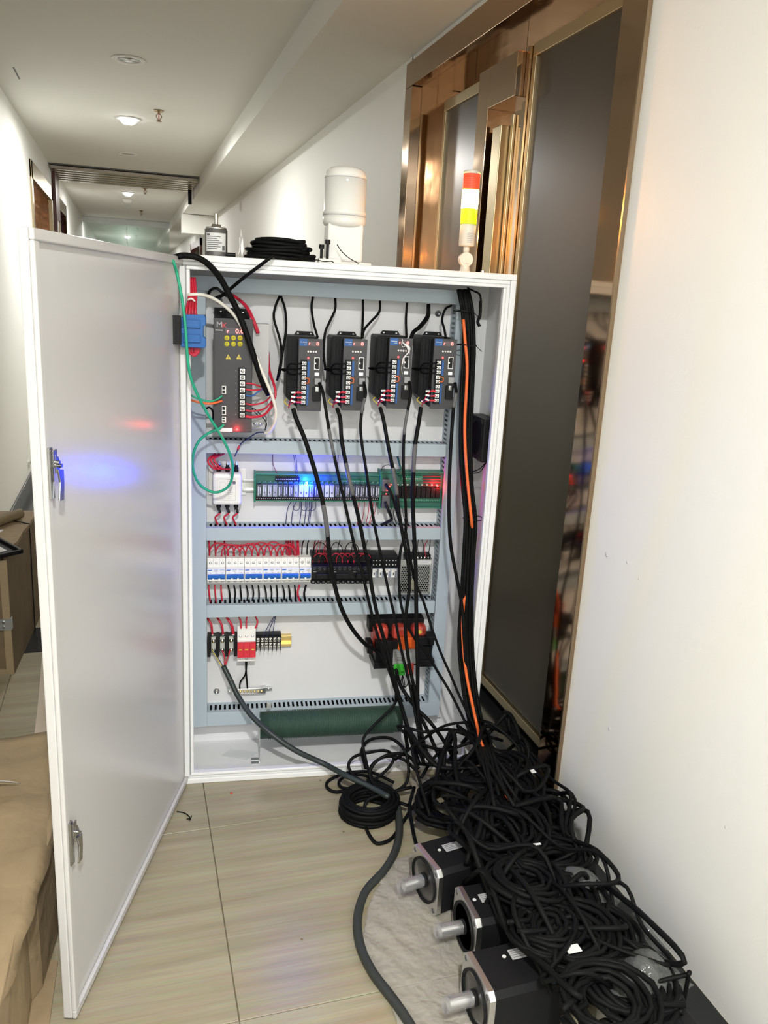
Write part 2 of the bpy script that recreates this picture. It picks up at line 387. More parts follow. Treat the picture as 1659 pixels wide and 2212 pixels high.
# ------------------------------------------------------------------ ceiling fittings
def downlight(y, lit, x=.035):
    nm = {True: 'lit round downlight in the ceiling', False: 'unlit round recessed downlight in the ceiling'}[lit]
    return nm
DL = [(2.72, 0), (4.35, 0), (5.78, 1), (7.23, 0), (10.1, 1), (11.6, 0), (14.3, 1), (16.4, 0), (18.6, 1), (23, 1), (27.4, 1), (-.35, 1), (-3.1, 1)]
names = {4.35: 'unlit round downlight in the ceiling, the nearest one in view', 5.78: 'brightly lit downlight in the ceiling, the nearest lit one', 7.23: 'unlit downlight just before the steel ceiling grille',
         10.1: 'lit downlight just beyond the steel ceiling grille', 11.6: 'unlit downlight beyond the second lit one'}
for y, lit in DL:
    t = Thing('ceiling_downlight', names.get(y, {2.72: 'unlit downlight above the near end of the cabinet roof, out of the frame', -.35: 'lit downlight above the photographer', -3.1: 'lit downlight behind the photographer', 14.3: 'small lit downlight just past the nearer glass smoke curtain', 16.4: 'small unlit downlight between the two glass smoke curtains', 18.6: 'small lit downlight between the two glass smoke curtains', 23: 'tiny lit downlight at the farther glass smoke curtain', 27.4: 'tiny lit downlight at the far end of the corridor'}.get(y, '')), 'downlight', (.035, y, CEIL), group='downlights along the corridor ceiling')
    m_ = MB(); m_.lathe((.035, y, CEIL), [(.055, 0), (.075, .0), (.078, -.003), (.074, -.007), (.056, -.006), (.052, -.002)], 32); t.part('trim_ring', m_, WHT)
    m_ = MB(); m_.lathe((.035, y, CEIL-.004), [(.05, 0), (.048, -.016 if lit else .002), (.03, -.03 if lit else .002), (.0, -.034 if lit else .003)], 24); t.part('lamp' if lit else 'reflector', m_, LAMP if lit else LAMPOFF)  # lit lamps bulge downward: the glow around them is put into the shape
sprk = [Z(343, 238, CEIL), (.21, 9.5, CEIL), (.21, 12.2, CEIL), (.21, 15.8, CEIL), (.21, 18, CEIL)]
for k, (x, y, z) in enumerate(sprk):
    t = Thing('fire_sprinkler', ['brass pendent sprinkler head in the ceiling right of the lit downlight', 'small sprinkler head beyond the steel grille', 'second sprinkler head beyond the steel grille', 'distant sprinkler head past the glass smoke screen', 'farthest tiny sprinkler head in the ceiling'][k], 'sprinkler', (x, y, z), group='sprinkler heads along the corridor ceiling')
    m_ = MB(); m_.lathe((x, y, z), [(.012, 0), (.03, 0), (.027, -.008), (.012, -.012), (.011, -.022)], 16); t.part('escutcheon', m_, STEELB)
    m_ = MB()
    for s_ in (-1, 1): m_.tube([(x+s_*.008, y, z-.022), (x+s_*.016, y, z-.035), (x+s_*.004, y, z-.055)], .0028, 6)
    m_.lathe((x, y, z-.062), [(.004, .008), (.017, .003), (.018, .0), (.006, -.001)], 14); t.part('frame', m_, STEELB)
    m_ = MB(); m_.cyl((x, y, z-.022), (x, y, z-.05), .0025, 8); t.part('glass_bulb', m_, REDP)
t = Thing('smoke_detector', 'white round smoke detector under the ceiling beyond the grille', 'detector', (.03, 10.75, CEIL))
m_ = MB(); m_.lathe((.03, 10.75, CEIL), [(.055, 0), (.055, -.02), (.04, -.045), (.02, -.05)], 24); t.part('housing', m_, WHT)
t = Thing('ceiling_grille', 'steel linear slat grille across the corridor ceiling', 'grille', (0, 8.6, CEIL))
for k in range(6):
    y = 8.22+k*.16; m_ = MB(); m_.box(XL+.01, XS-.01, y, y+.085, CEIL-.045, CEIL-.012); t.part('slat', m_, mat('grille_steel_%d' % k, (.42, .38, .33), .2, 1.), .006)
m_ = MB(); m_.box(XL+.01, XS-.01, 8.2, 9.13, CEIL-.010, CEIL-.001); t.part('backing', m_, INK)  # black sheet paints in the dark of the gaps between slats
m_ = MB(); m_.box(XS-.05, XS-.015, 9.02, 9.05, CEIL-.17, CEIL-.03); t.part('bracket', m_, BLKM)
for k, (y, h_) in enumerate(((14., .24), (23., .26))):
    t = Thing('smoke_screen', ['greenish glass smoke curtain hung across the ceiling, the nearer one', 'yellowish glass smoke curtain hung across the ceiling, the farther one'][k], 'smoke screen', (0, y, CEIL))
    for s_ in range(2):
        a = XL+.01+s_*.65; m_ = MB(); m_.box(a, a+.64, y, y+.008, CEIL-.44, CEIL-.08); t.part('pane', m_, SCREEN)
    m_ = MB(); m_.box(XL+.005, XS-.005, y-.015, y+.02, CEIL-.085, CEIL-.002); t.part('rail', m_, GALV)
m_ = MB(); m_.box(XS-.01, XR, 10.7, 10.9, 1.98, 2.2); struct('trim_5', m_, CEILM, label='white boxed beam under the soffit far along the right wall')
# exit sign box hung far away
t = Thing('ceiling_lamp', 'small pale dome lamp hung far along the corridor', 'lamp', (.05, 21, CEIL))
m_ = MB(); m_.cyl((.05, 21, CEIL), (.05, 21, CEIL-.12), .01, 8); t.part('stem', m_, GALV)
m_ = MB(); m_.lathe((.05, 21, CEIL-.12), [(.03, 0), (.11, -.03), (.12, -.09), (.05, -.13)], 20); t.part('shade', m_, CREAM)
# steel hanger on the right frame edge and small scuffs on the wall
m_ = MB()
for px, py, r in ((1310, 1198, .006), (1355, 1215, .004), (1316, 1575, .005), (1567, 1787, .003), (1380, 1250, .003)):
    x, y, z = X(px, py, XR); m_.lathe((XR, y, z), [(r, 0), (r*.7, .0006)], 10, 'x', -1)
struct('trim_6', m_, mat('wall_scuff', (.60, .60, .58), .7), label='faint scuff marks on the right wall')

# ------------------------------------------------------------------ the cabinet
def pr(px0, py0, px1, py1, dep):
    a = c(px0, py0, dep); b_ = c(px1, py1, dep); return a[0], b_[0], b_[2], a[2]
def pbox(mb, px0, py0, px1, py1, dF, dB):
    u0, u1, z0, z1 = pr(px0, py0, px1, py1, dF); return mb.box(u0, u1, dF, dB, z0, z1)
cab = Thing('electric_cabinet', 'tall white control cabinet standing open in front of the mirror steel door', 'cabinet', (BW/2, BD/2, 0), 'c')
m_ = MB(); th = .003
m_.box(0, th, .016, BD, 0, BH); m_.box(BW-th, BW, .016, BD, 0, BH); m_.box(th, BW-th, .016, BD, 0, .006); m_.box(th, BW-th, .016, BD, BH-th, BH)
m_.box(th, BW-th, BD-th, BD, .006, BH-th)
cab.part('body', m_, CABW)
m_ = MB()      # rim: outer fold, gutter, inner lip
m_.ring(0, BW, 0, BH, .015, 0, .0165); m_.ring(.015, BW-.015, .015, BH-.015, .010, .0035, .0165); m_.ring(.025, BW-.025, .025, BH-.025, .0085, -.0015, .0165)
cab.part('front_rim', m_, CABW, .0022)
m_ = MB(); m_.box(.02, .775, .19, .193, .06, 1.36); plate = cab.part('mounting_plate', m_, PANEL)
# ducts
def duct(name, u0, u1, z0, z1, vert=False, lid_gap=None, label=None):
    d = MB(); f, b_ = .13, .19
    d.box(u0-.0005, u1+.0005, f, f+.006, z0-.0005, z1+.0005); cab_o = d.build('duct_cover', DUCT, cab.o, None, cab.org, .0008)
    if label: cab_o['label'] = label
    s = MB(); p = .0131; w_ = .0062
    if not vert:
        s.box(u0, u1, b_-.0015, b_, z0, z1)
        for z in (z0, z1-.0015):
            s.box(u0, u1, b_-.012, b_-.0015, z, z+.0015); s.box(u0, u1, f+.004, f+.016, z, z+.0015)
            k = int((u1-u0)/p)
            for i in range(k): s.box(u0+i*p, u0+i*p+p-w_, f+.016, b_-.012, z, z+.0015)
        q = MB(); q.box(u0+.001, u1-.001, b_-.004, b_-.0016, z0+.002, z1-.002); q.box(u0+.002, u1-.002, f+.015, b_-.01, (z0+z1)/2-.006, (z0+z1)/2+.006)
    else:
        s.box(u0, u1, b_-.0015, b_, z0, z1)
        for u in (u0, u1-.0015):
            s.box(u, u+.0015, b_-.012, b_-.0015, z0, z1); s.box(u, u+.0015, f+.004, f+.016, z0, z1)
            k = int((z1-z0)/p)
            for i in range(k): s.box(u, u+.0015, f+.016, b_-.012, z0+i*p, z0+i*p+p-w_)
        q = MB(); q.box(u0+.012, u1-.012, f+.015, b_-.01, z0+.002, z1-.002)
    cab.part('slotted_side', s, DUCT, parent=cab_o); cab.part('dark_fill', q, BLK, parent=cab_o, label='black filler for the shade inside the duct')  # black blocks paint in the shade inside the ducts
duct('top', .031, .720, 1.302, 1.337)
duct('row', .066, .713, .893, .927)
duct('row', .066, .713, .654, .689)
duct('row', .066, .712, .432, .467)
duct('bot', .066, .7495, .100, .141)
duct('left', .028, .065, .098, 1.301, True)
duct('right', .7145, .7495, .142, 1.301, True)
# joint lines of the left cover
for px, py in ((947, 678), (474, 650), (468, 1494)):
    u, d, z = c(px, py, .186); m_ = MB(); m_.lathe((u, .19, z), [(.009, 0), (.009, -.0015), (.006, -.002), (.006, -.007), (.003, -.007), (.003, -.013), (.0, -.013)], 14, 'y', 1); cab.part('plate_nut', m_, SILV)
# door
Aw = w2c((.1229, 1.990, 0)); dl = math.radians(-109.05+6.4377); dv = (math.cos(dl), math.sin(dl)); nv = (-dv[1], dv[0])
def D(mb):
    mb.v = [(Aw[0]+s_*dv[0]+t_*nv[0], Aw[1]+s_*dv[1]+t_*nv[1], z_) for s_, t_, z_ in mb.v]; return mb
DL_ = .752; dz0, dz1 = .008, 1.374
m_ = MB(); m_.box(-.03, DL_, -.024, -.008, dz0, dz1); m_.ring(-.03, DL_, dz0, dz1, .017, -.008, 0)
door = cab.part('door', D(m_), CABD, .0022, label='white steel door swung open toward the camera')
m_ = MB(); m_.box(-.012, .006, -.006, .006, dz0+.02, dz1-.02); cab.part('hinge_flange', D(m_), CABW, .001, parent=door)
def latch(s0, z, L, blue):
    m_ = MB(); m_.box(s0-.004, s0+.008, -.008, .004, z-L*.42, z+L*.5); m_.box(s0-.012, s0+.002, .004, .007, z+L*.15, z+L*.45)
    m_.prism([(s0-.022, z+L*.1), (s0-.004, z+L*.02), (s0-.004, z+L*.36), (s0-.016, z+L*.30)], 'y', .005, .0075)
    for k_ in range(2): m_.cyl((s0-.008-k_*.007, .006, z+L*(.22-k_*.07)), (s0-.008-k_*.007, .012, z+L*(.22-k_*.07)), .0033, 10)
    m_.prism([(s0-.026, z+L*.05), (s0-.006, z+L*.1), (s0-.012, z-L*.15), (s0-.006, z-L*.48), (s0-.022, z-L*.5), (s0-.026, z-L*.22)], 'y', .007, .010)
    cab.part('latch', D(m_), mat('latch_steel', (.42, .42, .42), .2, 1.), .0006, parent=door)
latch(.740, 1.018, .086, 1); latch(.737, .366, .090, 0)
# blue current sensor block on a black plate by the hinge
t = Thing('current_sensor', 'blue sensor block on a black plate hanging at the cabinet door hinge', 'sensor', c(415, 752, -.03), 'c')
m_ = MB(); pbox(m_, 359, 680, 392, 744, -.055, -.051); t.part('back_plate', m_, BLK, .001)
u0, u1, z0, z1 = pr(387, 678, 445, 752, -.045)
m_ = MB(); m_.prism([(u0+.004, z0), (u1-.004, z0), (u1, z0+.004), (u1, z0+.022), (u1-.006, z0+.026), (u1-.006, z1-.026), (u1, z1-.022), (u1, z1-.004), (u1-.004, z1), (u0+.012, z1), (u0, z1-.012), (u0, z0+.012)], 'y', -.05, -.018)
t.part('housing', m_, BLUEP, .002)
m_ = MB(); m_.box(u0+.008, u1-.012, -.056, -.05, z0+.012, z0+.03); m_.box(u0+.008, u1-.012, -.056, -.05, z1-.03, z1-.012); m_.box(u0+.002, u0+.012, -.053, -.049, z0+.03, z1-.03); t.part('raised_rib', m_, BLUEP, .0015)
m_ = MB()
for k in range(4): m_.tube([c(405+k*5, 600, .02), c(408+k*5, 640, 0), c(404+k*6, 664, -.03), c(402+k*7, 682, -.035)], .0032, 8)
t.part('red_lead', m_, REDW, label='bundle of red leads entering the block from above')
m_ = MB()
for k in range(3): m_.tube([c(408+k*6, 750, -.03), c(410+k*6, 762, -.03), c(420+k*3, 768-k*2, -.03), c(429-k*2, 760, -.03), c(430-k*3, 750, -.03)], .003, 8)
t.part('red_loop', m_, REDW)
m_ = MB(); m_.tube([c(406, 648, -.02), c(413, 645, -.026), c(421, 651, -.02)], .0022, 6); t.part('cable_tie', m_, WHT)

# ------------------------------------------------------------------ things inside, top row
# the big MK drive
t = Thing('inverter_drive', 'tall dark grey MK drive with yellow keypad and red digits on the mounting plate', 'drive', c(503, 935, .12), 'c')
u0, u1, z0, z1 = .086, .180, .962, 1.240; F = .05
m_ = MB(); m_.box(u0+.002, u1-.002, .058, .189, z0+.002, z1-.002); t.part('body', m_, BLKM, .002)
m_ = MB(); m_.box(u0, u1, F, .058, z0, z1); t.part('front_cover', m_, DGREY, .002)
m_ = MB(); m_.box(u0, u1-.004, .178, .181, z1-.004, z1+.022)
t.part('mounting_ear', m_, BLKM, .001)
for k in (.016, .072): m_ = MB(); m_.lathe((u0+k, .178, z1+.012), [(.004, 0), (.004, -.002), (.001, -.003)], 10, 'y', 1); t.part('mounting_screw', m_, SILV)
m_ = MB(); m_.box(u1-.002, .223, .115, .189, z0, z1-.012); t.part('side_panel', m_, mat('bare_grey_plate', (.50, .50, .50), .4), .001, label='bare metal side plate right of the grey cover')
for k in range(2): m_ = MB(); m_.screw(.19+k*.013, .113, z0+.013, .004); t.part('side_screw', m_, SILV)
m_ = MB(); put_text(m_, 'M', .019, u0+.014, F-.0004, z1-.016); l1 = t.part('logo_letter', m_, GREYINK, label='grey letter M')
m_ = MB(); put_text(m_, 'K', .019, u0+.026, F-.0004, z1-.018); t.part('logo_letter', m_, MKR, label='red letter K')
m_ = MB(); m_.box(u0+.004, u0+.022, F-.0005, F, z1-.030, z1-.0275); t.part('logo_subline', m_, GREYINK)
a = c(487, 716, F); 
m_ = MB(); m_.box(a[0], a[0]+.045, F-.001, F, a[2]-.006, a[2]+.009); dsp = t.part('display', m_, mat('display_window', (.10, .085, .10), .2), label='grey display window')
m_ = MB(); put_text(m_, 'r', .013, a[0]+.006, F-.0015, a[2]+.001); put_text(m_, '0.0', .015, a[0]+.034, F-.0015, a[2]+.0015, sx=1.15); t.part('digits', m_, LEDRW, parent=dsp)
for r_ in range(2):
    for q in range(3):
        x, _, z = c(490+q*14.3, 730+r_*13, F); m_ = MB(); m_.lathe((x, F, z), [(.0062, 0), (.006, -.0015), (0, -.002)], 18, 'y', 1); o = t.part('key', m_, YELB)
        m_ = MB()
        if q == 0: m_.prism([(x-.0022, z-.002+.004*r_*1.), (x+.0022, z-.002+.004*r_), (x, z+.0022-.0044*r_)], 'y', F-.0024, F-.0019)
        elif q == 1 and r_ == 0: m_.prism([(x+.002, z-.0022), (x+.002, z+.0022), (x-.002, z)], 'y', F-.0024, F-.0019)
        elif q == 1: m_.box(x-.0025, x+.0025, F-.0024, F-.0019, z-.0014, z-.0006); m_.box(x+.0015, x+.0025, F-.0024, F-.0019, z-.0014, z+.002)
        else: m_.box(x-.003, x+.003, F-.0024, F-.0019, z-.0008, z+.0008)
        t.part('key_mark', m_, INK, parent=o)
for px in (493, 516):
    x, _, z = c(px, 776, F); m_ = MB(); m_.prism([(x-.0065, z), (x+.0065, z), (x, z+.012)], 'y', F-.0008, F)
    o = t.part('warning_triangle', m_, YELT); m_ = MB(); m_.box(x-.0006, x+.0006, F-.0012, F-.0008, z+.003, z+.008); m_.box(x-.0006, x+.0006, F-.0012, F-.0008, z+.0012, z+.0022); t.part('exclamation_mark', m_, INK, parent=o)
u0_, u1_, z0_, z1_ = pr(515, 794, 530, 903, F)
m_ = MB(); m_.box(u0_, u1_, F-.006, F+.0, z0_, z1_); tb = t.part('power_terminal', m_, BLK, .0006, label='black terminal column on the cover')
for k in range(8):
    z = z1_-(k+.5)*(z1_-z0_)/8; m_ = MB(); m_.use(SILV); m_.box(u0_+.0045, u1_-.002, F-.0068, F-.006, z-.0055, z+.0055); m_.screw((u0_+u1_)/2+.001, F-.0068, z, .0044)
    m_.use(INK).box((u0_+u1_)/2-.002, (u0_+u1_)/2+.004, F-.0102, F-.0095, z-.0005, z+.0005).box((u0_+u1_)/2+.0005, (u0_+u1_)/2+.0015, F-.0102, F-.0095, z-.003, z+.003); t.part('terminal_screw', m_, parent=tb)
    m_ = MB(); put_text(m_, 'RSTUVWPB'[(k*3) % 8], .0035, u0_-.006, F-.0002, z); t.part('terminal_mark', m_, GREYINK, parent=tb)
for py, h_ in ((842, .02), (886, .022), (906, .014)):
    u, _, z = c(483, py, F); m_ = MB(); m_.use(WHT).box(u-.004, u+.006, F-.004, F, z-h_/2, z+h_/2).use(BLK).box(u-.003, u+.0035, F-.005, F-.001, z-h_/2+.002, z-.001).box(u-.003, u+.0035, F-.005, F-.001, z+.001, z+h_/2-.002); t.part('signal_socket', m_, bevel=.0004)
m_ = MB(); pbox(m_, 474, 924, 502, 933, F-.001, F); t.part('serial_label', m_, PAPER)
u, _, z = c(512, 928, F-.003); m_ = MB(); m_.lathe((u, F, z), [(.003, 0), (.0025, -.003), (0, -.0045)], 12, 'y', 1); t.part('led', m_, LEDR, label='glowing red led')
ledp = [(CABM @ Vector((u, F-.012, z)), .05, (1, .03, .03))]

# servo drives: one built, three copied
DU = []
def servo():
    t = Thing('servo_drive', 'x', 'drive', (.30, .12, 1.02), 'c', 'servo drives in the top row')
    u0, u1, z0, z1 = .2935, .354, 1.0195, 1.200
    F = .06; hs = .2665
    m_ = MB(); m_.prism([(hs, z0+.03), (hs+.028, z0+.004), (u1-.008, z0+.004), (u1-.008, z1+.003), (hs+.004, z1+.003), (hs, z1-.002)], 'y', .095, .189)
    t.part('heat_sink', m_, BLKM, .0015)
    m_ = MB(); m_.box(u0+.003, u1-.002, F+.004, .10, z0+.002, z1-.002); t.part('body', m_, BLKM, .001)
    for k in range(3):
        m_ = MB(); m_.box(u0-.0005, u0+.0035, .068+k*.0085, .0735+k*.0085, z0+.004, z1-.004); t.part('fin', m_, BLKM)
    for k in range(3):
        m_ = MB(); m_.box(hs+.004+k*.009, hs+.010+k*.009, .0925, .0955, z0+.032-k*.009, z1-.004); t.part('fin', m_, BLKM)
    m_ = MB(); m_.box(u0, u1, F, F+.004, z0, z1); t.part('face_plate', m_, DGREY, .0006)
    m_ = MB(); m_.prism([(.292, z1-.004), (.3445, z1-.004), (.3445, z1+.004), (.339, z1+.0125), (.297, z1+.0125), (.292, z1+.004)], 'y', .183, .187); e_ = t.part('mounting_ear', m_, BLKM, .0006)
    for k in (.301, .335): m_ = MB(); m_.lathe((k, .183, z1+.006), [(.0035, 0), (.0035, -.002), (.001, -.003)], 10, 'y', 1); t.part('mounting_screw', m_, SILV, parent=e_)
    W_ = u1-u0; H_ = z1-z0
    def fx(a): return u0+a*W_
    def fz(b_): return z1-b_*H_
    m_ = MB(); m_.use(BLUEL).box(fx(.03), fx(.36), F-.0006, F, fz(.10), fz(.005)); m_.use(LBL).box(fx(.06), fx(.33), F-.001, F-.0006, fz(.052), fz(.045)).box(fx(.2), fx(.33), F-.001, F-.0006, fz(.075), fz(.07)); t.part('brand_print', m_)
    m_ = MB(); m_.box(fx(.38), fx(.86), F-.001, F, fz(.10), fz(.035)); dp = t.part('display', m_, mat('display_window_small', (.11, .085, .09), .25))
    m_ = MB(); put_text(m_, 'r', .010, fx(.44), F-.0015, fz(.065)); put_text(m_, '0', .012, fx(.78), F-.0015, fz(.067), sx=1.2); m_.box(fx(.765), fx(.795), F-.0016, F-.001, fz(.068), fz(.066)); t.part('digits', m_, LEDRW, parent=dp)
    for k in range(4):
        m_ = MB(); x = fx(.40+k*.11); m_.lathe((x, F, fz(.175)), [(.0026, 0), (.0026, -.001), (.0016, -.001), (.0016, -.0004)], 12, 'y', 1); m_.use(SILV); t.part('button', m_, SILV)
    m_ = MB(); m_.lathe((fx(.41), F, fz(.265)), [(.0022, 0), (.002, -.002), (0, -.003)], 10, 'y', 1); t.part('led', m_, LEDR, label='glowing red led')
    m_ = MB(); m_.box(fx(.10), fx(.36), F-.007, F, fz(.92), fz(.29)); tb = t.part('terminal_column', m_, BLK)
    for k in range(9):
        z = fz(.335+k*.0675); m_ = MB(); m_.use(SILV).box(fx(.15), fx(.32), F-.0078, F-.007, z-.004, z+.004); m_.screw(fx(.235), F-.0078, z, .0036)
        m_.use(INK).box(fx(.20), fx(.27), F-.0106, F-.0099, z-.0005, z+.0005); t.part('terminal_screw', m_, parent=tb)
    m_ = MB(); m_.tube([(fx(.3), F-.01, fz(.535)), (fx(.43), F-.012, fz(.54)), (fx(.45), F-.012, fz(.57)), (fx(.43), F-.012, fz(.6)), (fx(.3), F-.01, fz(.605))], .0011, 6); t.part('jumper_loop', m_, ORW)
    m_ = MB(); m_.box(fx(.39), fx(.48), F-.0006, F, fz(.52), fz(.31)); m_.box(fx(.37), fx(.46), F-.0006, F, fz(.92), fz(.63)); t.part('terminal_print', m_, BLUEL)
    m_ = MB(); m_.use(WHT); m_.ring(fx(.66), fx(.88), fz(.42), fz(.25), .0014, F-.0012, F); m_.use(BLK).box(fx(.68), fx(.86), F-.0008, F, fz(.41), fz(.26)); m_.use(WHT).box(fx(.67), fx(.72), F-.0012, F, fz(.27), fz(.253)).box(fx(.67), fx(.74), F-.0012, F, fz(.345), fz(.325)).box(fx(.67), fx(.72), F-.0012, F, fz(.415), fz(.40)); t.part('network_socket', m_)
    m_ = MB(); m_.box(fx(.69), fx(.87), F-.0015, F, fz(.505), fz(.46)); t.part('usb_socket', m_, SILV)
    m_ = MB(); m_.box(fx(.68), fx(.93), F-.014, F, fz(.62), fz(.535)); t.part('encoder_plug', m_, mat('plug_grey', (.28, .28, .29), .4), .001)
    m_ = MB(); m_.use(BLK).box(fx(.62), fx(.95), F-.010, F, fz(.85), fz(.66)).use(SILV).box(fx(.72), fx(.86), F-.011, F-.009, fz(.72), fz(.655)); t.part('control_plug', m_, bevel=.001)
    m_ = MB()
    for k in range(3):
        z = fz(.335+k*.0675); m_.tube([(fx(.16), F-.009, z), (fx(-.1), F-.007, z-.003), (fx(-.35), .075, z-.006), (hs-.002, .10, fz(.47)+k*.002), (hs-.012, .13, fz(.5)+.006)], .0019, 6)
    t.part('power_wire', m_, CABLE)
    for k in range(3):
        z = fz(.335+(6+k)*.0675); m_ = MB()
        m_.use([REDW, BLUEW, REDW][k]).tube([(fx(.13), F-.009, z), (fx(-.05), F-.010, z+.001), (fx(-.3), F-.004, fz(.9)+.006-k*.004), (fx(-.36), F+.004, fz(.97))], .0013, 6)
        m_.use(REDP).cyl((fx(.16), F-.009, z), (fx(-.06), F-.009, z), .0026, 8)
        m_.use(WHT).cyl((fx(-.10), F-.009, z+.000), (fx(-.27), F-.007, z-.001+.002*k), .0026, 8); t.part('motor_wire', m_)
    m_ = MB(); m_.tube([(hs+.002, F+.03, fz(.86)), (hs-.004, F+.02, fz(.90)), (hs+.008, F+.01, fz(.95)), (fx(-.36), F+.004, fz(.97))], .0013, 6); t.part('earth_wire', m_, YELW)
    m_ = MB(); m_.lathe((hs+.012, .094, fz(.92)), [(.004, 0), (.004, -.003), (.001, -.004)], 10, 'y', 1); t.part('earth_screw', m_, SILV)
    return t.o
proto = servo()
def copy_tree(o, parent=None, delta=None):
    q = o.copy(); C.objects.link(q)
    if parent: q.parent = parent
    for ch in [x for x in bpy.data.objects if x.parent == o]: copy_tree(ch, q)
    return q
sv = [(proto, 0, 0)]
offs = [c(743, 731, .06), c(842, 729, .06), c(939, 731, .06)]
for k, a in enumerate(offs):
    q = copy_tree(proto); du = a[0]-.2935; dz = a[2]-1.200
    q.matrix_world = CABM @ Matrix.Translation((.30+du, .12, 1.02+dz)); sv.append((q, du, dz))
lbs = ['black servo drive right beside the tall MK drive, first of the four', 'black servo drive second from the tall MK drive', 'black servo drive with torn plastic film hanging over its display', 'black servo drive nearest the right duct and hanging cable bundle']
for (q, du, dz), s_ in zip(sv, lbs): q['label'] = s_
# torn film over drive three
du, dz = sv[2][1], sv[2][2]
m_ = MB(); random.seed(3)
pts = [(.325, 1.198), (.327, 1.188), (.334, 1.184), (.341, 1.178), (.344, 1.168), (.338, 1.160), (.331, 1.150), (.329, 1.14), (.3275, 1.125), (.330, 1.11)]
m_.tube([(u+du, .054-.002*(i % 2), z+dz) for i, (u, z) in enumerate(pts)], [.0006, .002, .0034, .0045, .0028, .0015, .002, .0016, .0008, .0006], 6)
m_.tube([(u+du, .055, z+dz) for u, z in ((.327, 1.196), (.324, 1.186), (.328, 1.178), (.336, 1.181), (.346, 1.172), (.345, 1.160))], .0008, 5)
single('torn_film', m_, 'crumpled clear film shred hanging over the display of the third servo drive', 'film', PAPER, 'c')

# ------------------------------------------------------------------ second row: filter, relay boards
FPZ = .19
t = Thing('line_filter', 'white metal line filter box with three studs above and below', 'filter', c(490, 1092, .15), 'c')
u0, u1, z0, z1 = pr(458, 1023, 522, 1092, .13); u0 += .001
m_ = MB(); m_.box(u0, u1, .13, .186, z0, z1); t.part('housing', m_, WHT, .008)
for a, b_ in ((u0-.011, u0+.004), (u1-.004, u1+.012)):
    m_ = MB(); m_.box(a, b_, .184, .1895, z0+.016, z1+.004); t.part('mounting_flange', m_, WHT, .001)
m_ = MB(); m_.ring(u0+.012, u1-.016, z0+.014, z1-.014, .0006, .1294, .13); m_.ring(u0+.020, u0+.034, z0+.018, z1-.022, .0004, .1293, .13)
for k in range(11): m_.box(u0+.038, u0+.038+.010+(k*37 % 7)*.001, .1293, .13, z0+.02+k*.005, z0+.0208+k*.005)
m_.lathe((u1-.020, .13, z1-.024), [(.005, 0), (.005, -.0004), (.004, -.0004), (.004, 0)], 16, 'y', 1); t.part('printed_plate', m_, GREYINK)
for k in range(3):
    uu = u0+.016+k*.023
    for up in (1, -1):
        zz = z1 if up > 0 else z0
        m_ = MB(); m_.use(BLK).cyl((uu, .16, zz-.002*up), (uu, .16, zz+.012*up), .0065, 12).cyl((uu, .16, zz+.012*up), (uu, .16, zz+.018*up), .0045, 12).use(SILV).cyl((uu, .16, zz+.016*up), (uu, .16, zz+.028*up), .0025, 8).cyl((uu, .16, zz+.019*up), (uu, .16, zz+.022*up), .0048, 6)
        t.part('terminal_stud', m_)
m_ = MB(); pbox(m_, 524, 1036, 551, 1041, .178, .1895); pbox(m_, 524, 1057, 551, 1062, .178, .1895); pbox(m_, 524, 1041, 551, 1057, .186, .1895)
single('din_rail', m_, 'short galvanised rail stub between the white filter and the green relay board', 'rail', GALV, 'c', bevel=.0006)
def tray(t, px0, py0, px1, py1, dF=.150):
    u0, u1, z0, z1 = pr(px0, py0, px1, py1, dF)
    m_ = MB(); m_.box(u0, u1, dF, .189, z0, z0+.003); m_.box(u0, u1, dF, .189, z1-.003, z1); m_.box(u0, u1, .184, .189, z0, z1)
    for a in (u0, u1-.004): m_.box(a, a+.004, dF-.008, .189, z0-.001, z1+.002)
    t.part('tray', m_, TRAY, .0006)
    m_ = MB(); m_.box(u0+.004, u1-.004, .158, .160, z0+.003, z1-.003); t.part('circuit_board', m_, PCB)
    return u0, u1, z0, z1
t = Thing('relay_board', 'long green relay module with a row of small clear relays and a blue led', 'relay board', c(690, 1085, .16), 'c')
u0, u1, z0, z1 = tray(t, 549, 1023, 822, 1084)
NR = 24; pw_ = (u1-u0-.012)/NR
lit = {1: .3, 2: .3, 3: .3, 8: 1, 9: 1, 7: .5, 10: .6, 13: 1, 14: 1, 12: .5}  # relays with paler covers: the blue led's light is put into their colour
RB = mat('relay_clear_cover_dark', (.10, .11, .14), .2); RBW = mat('relay_clear_cover_pale', (.60, .64, .75), .25); RBM = mat('relay_clear_cover_grey', (.28, .31, .38), .22)
zr0, zr1 = c(690, 1073, .142)[2], c(690, 1048, .142)[2]
for k in range(NR):
    a = u0+.007+k*pw_; m_ = MB(); M_ = RBW if lit.get(k, 0) > .8 else RBM if lit.get(k, 0) else RB
    m_.use(M_).box(a+.0008, a+pw_-.0012, .138, .158, zr0, zr1).use(INK).box(a+.004, a+pw_-.005, .1375, .138, zr0+.009, zr0+.014).use(RBW).box(a+.003, a+.005, .1375, .138, zr0+.004, zr1-.004).box(a+pw_-.006, a+pw_-.004, .1375, .138, zr0+.008, zr1-.006)
    t.part('relay', m_, bevel=.0006)
    m_ = MB(); m_.use(PCB).box(a+.002, a+pw_-.002, .150, .158, zr1+.002, zr1+.007).use(SILV).cyl((a+.004, .152, zr1+.002), (a+pw_-.004, .152, zr1+.008), .0012, 6); t.part('diode', m_)
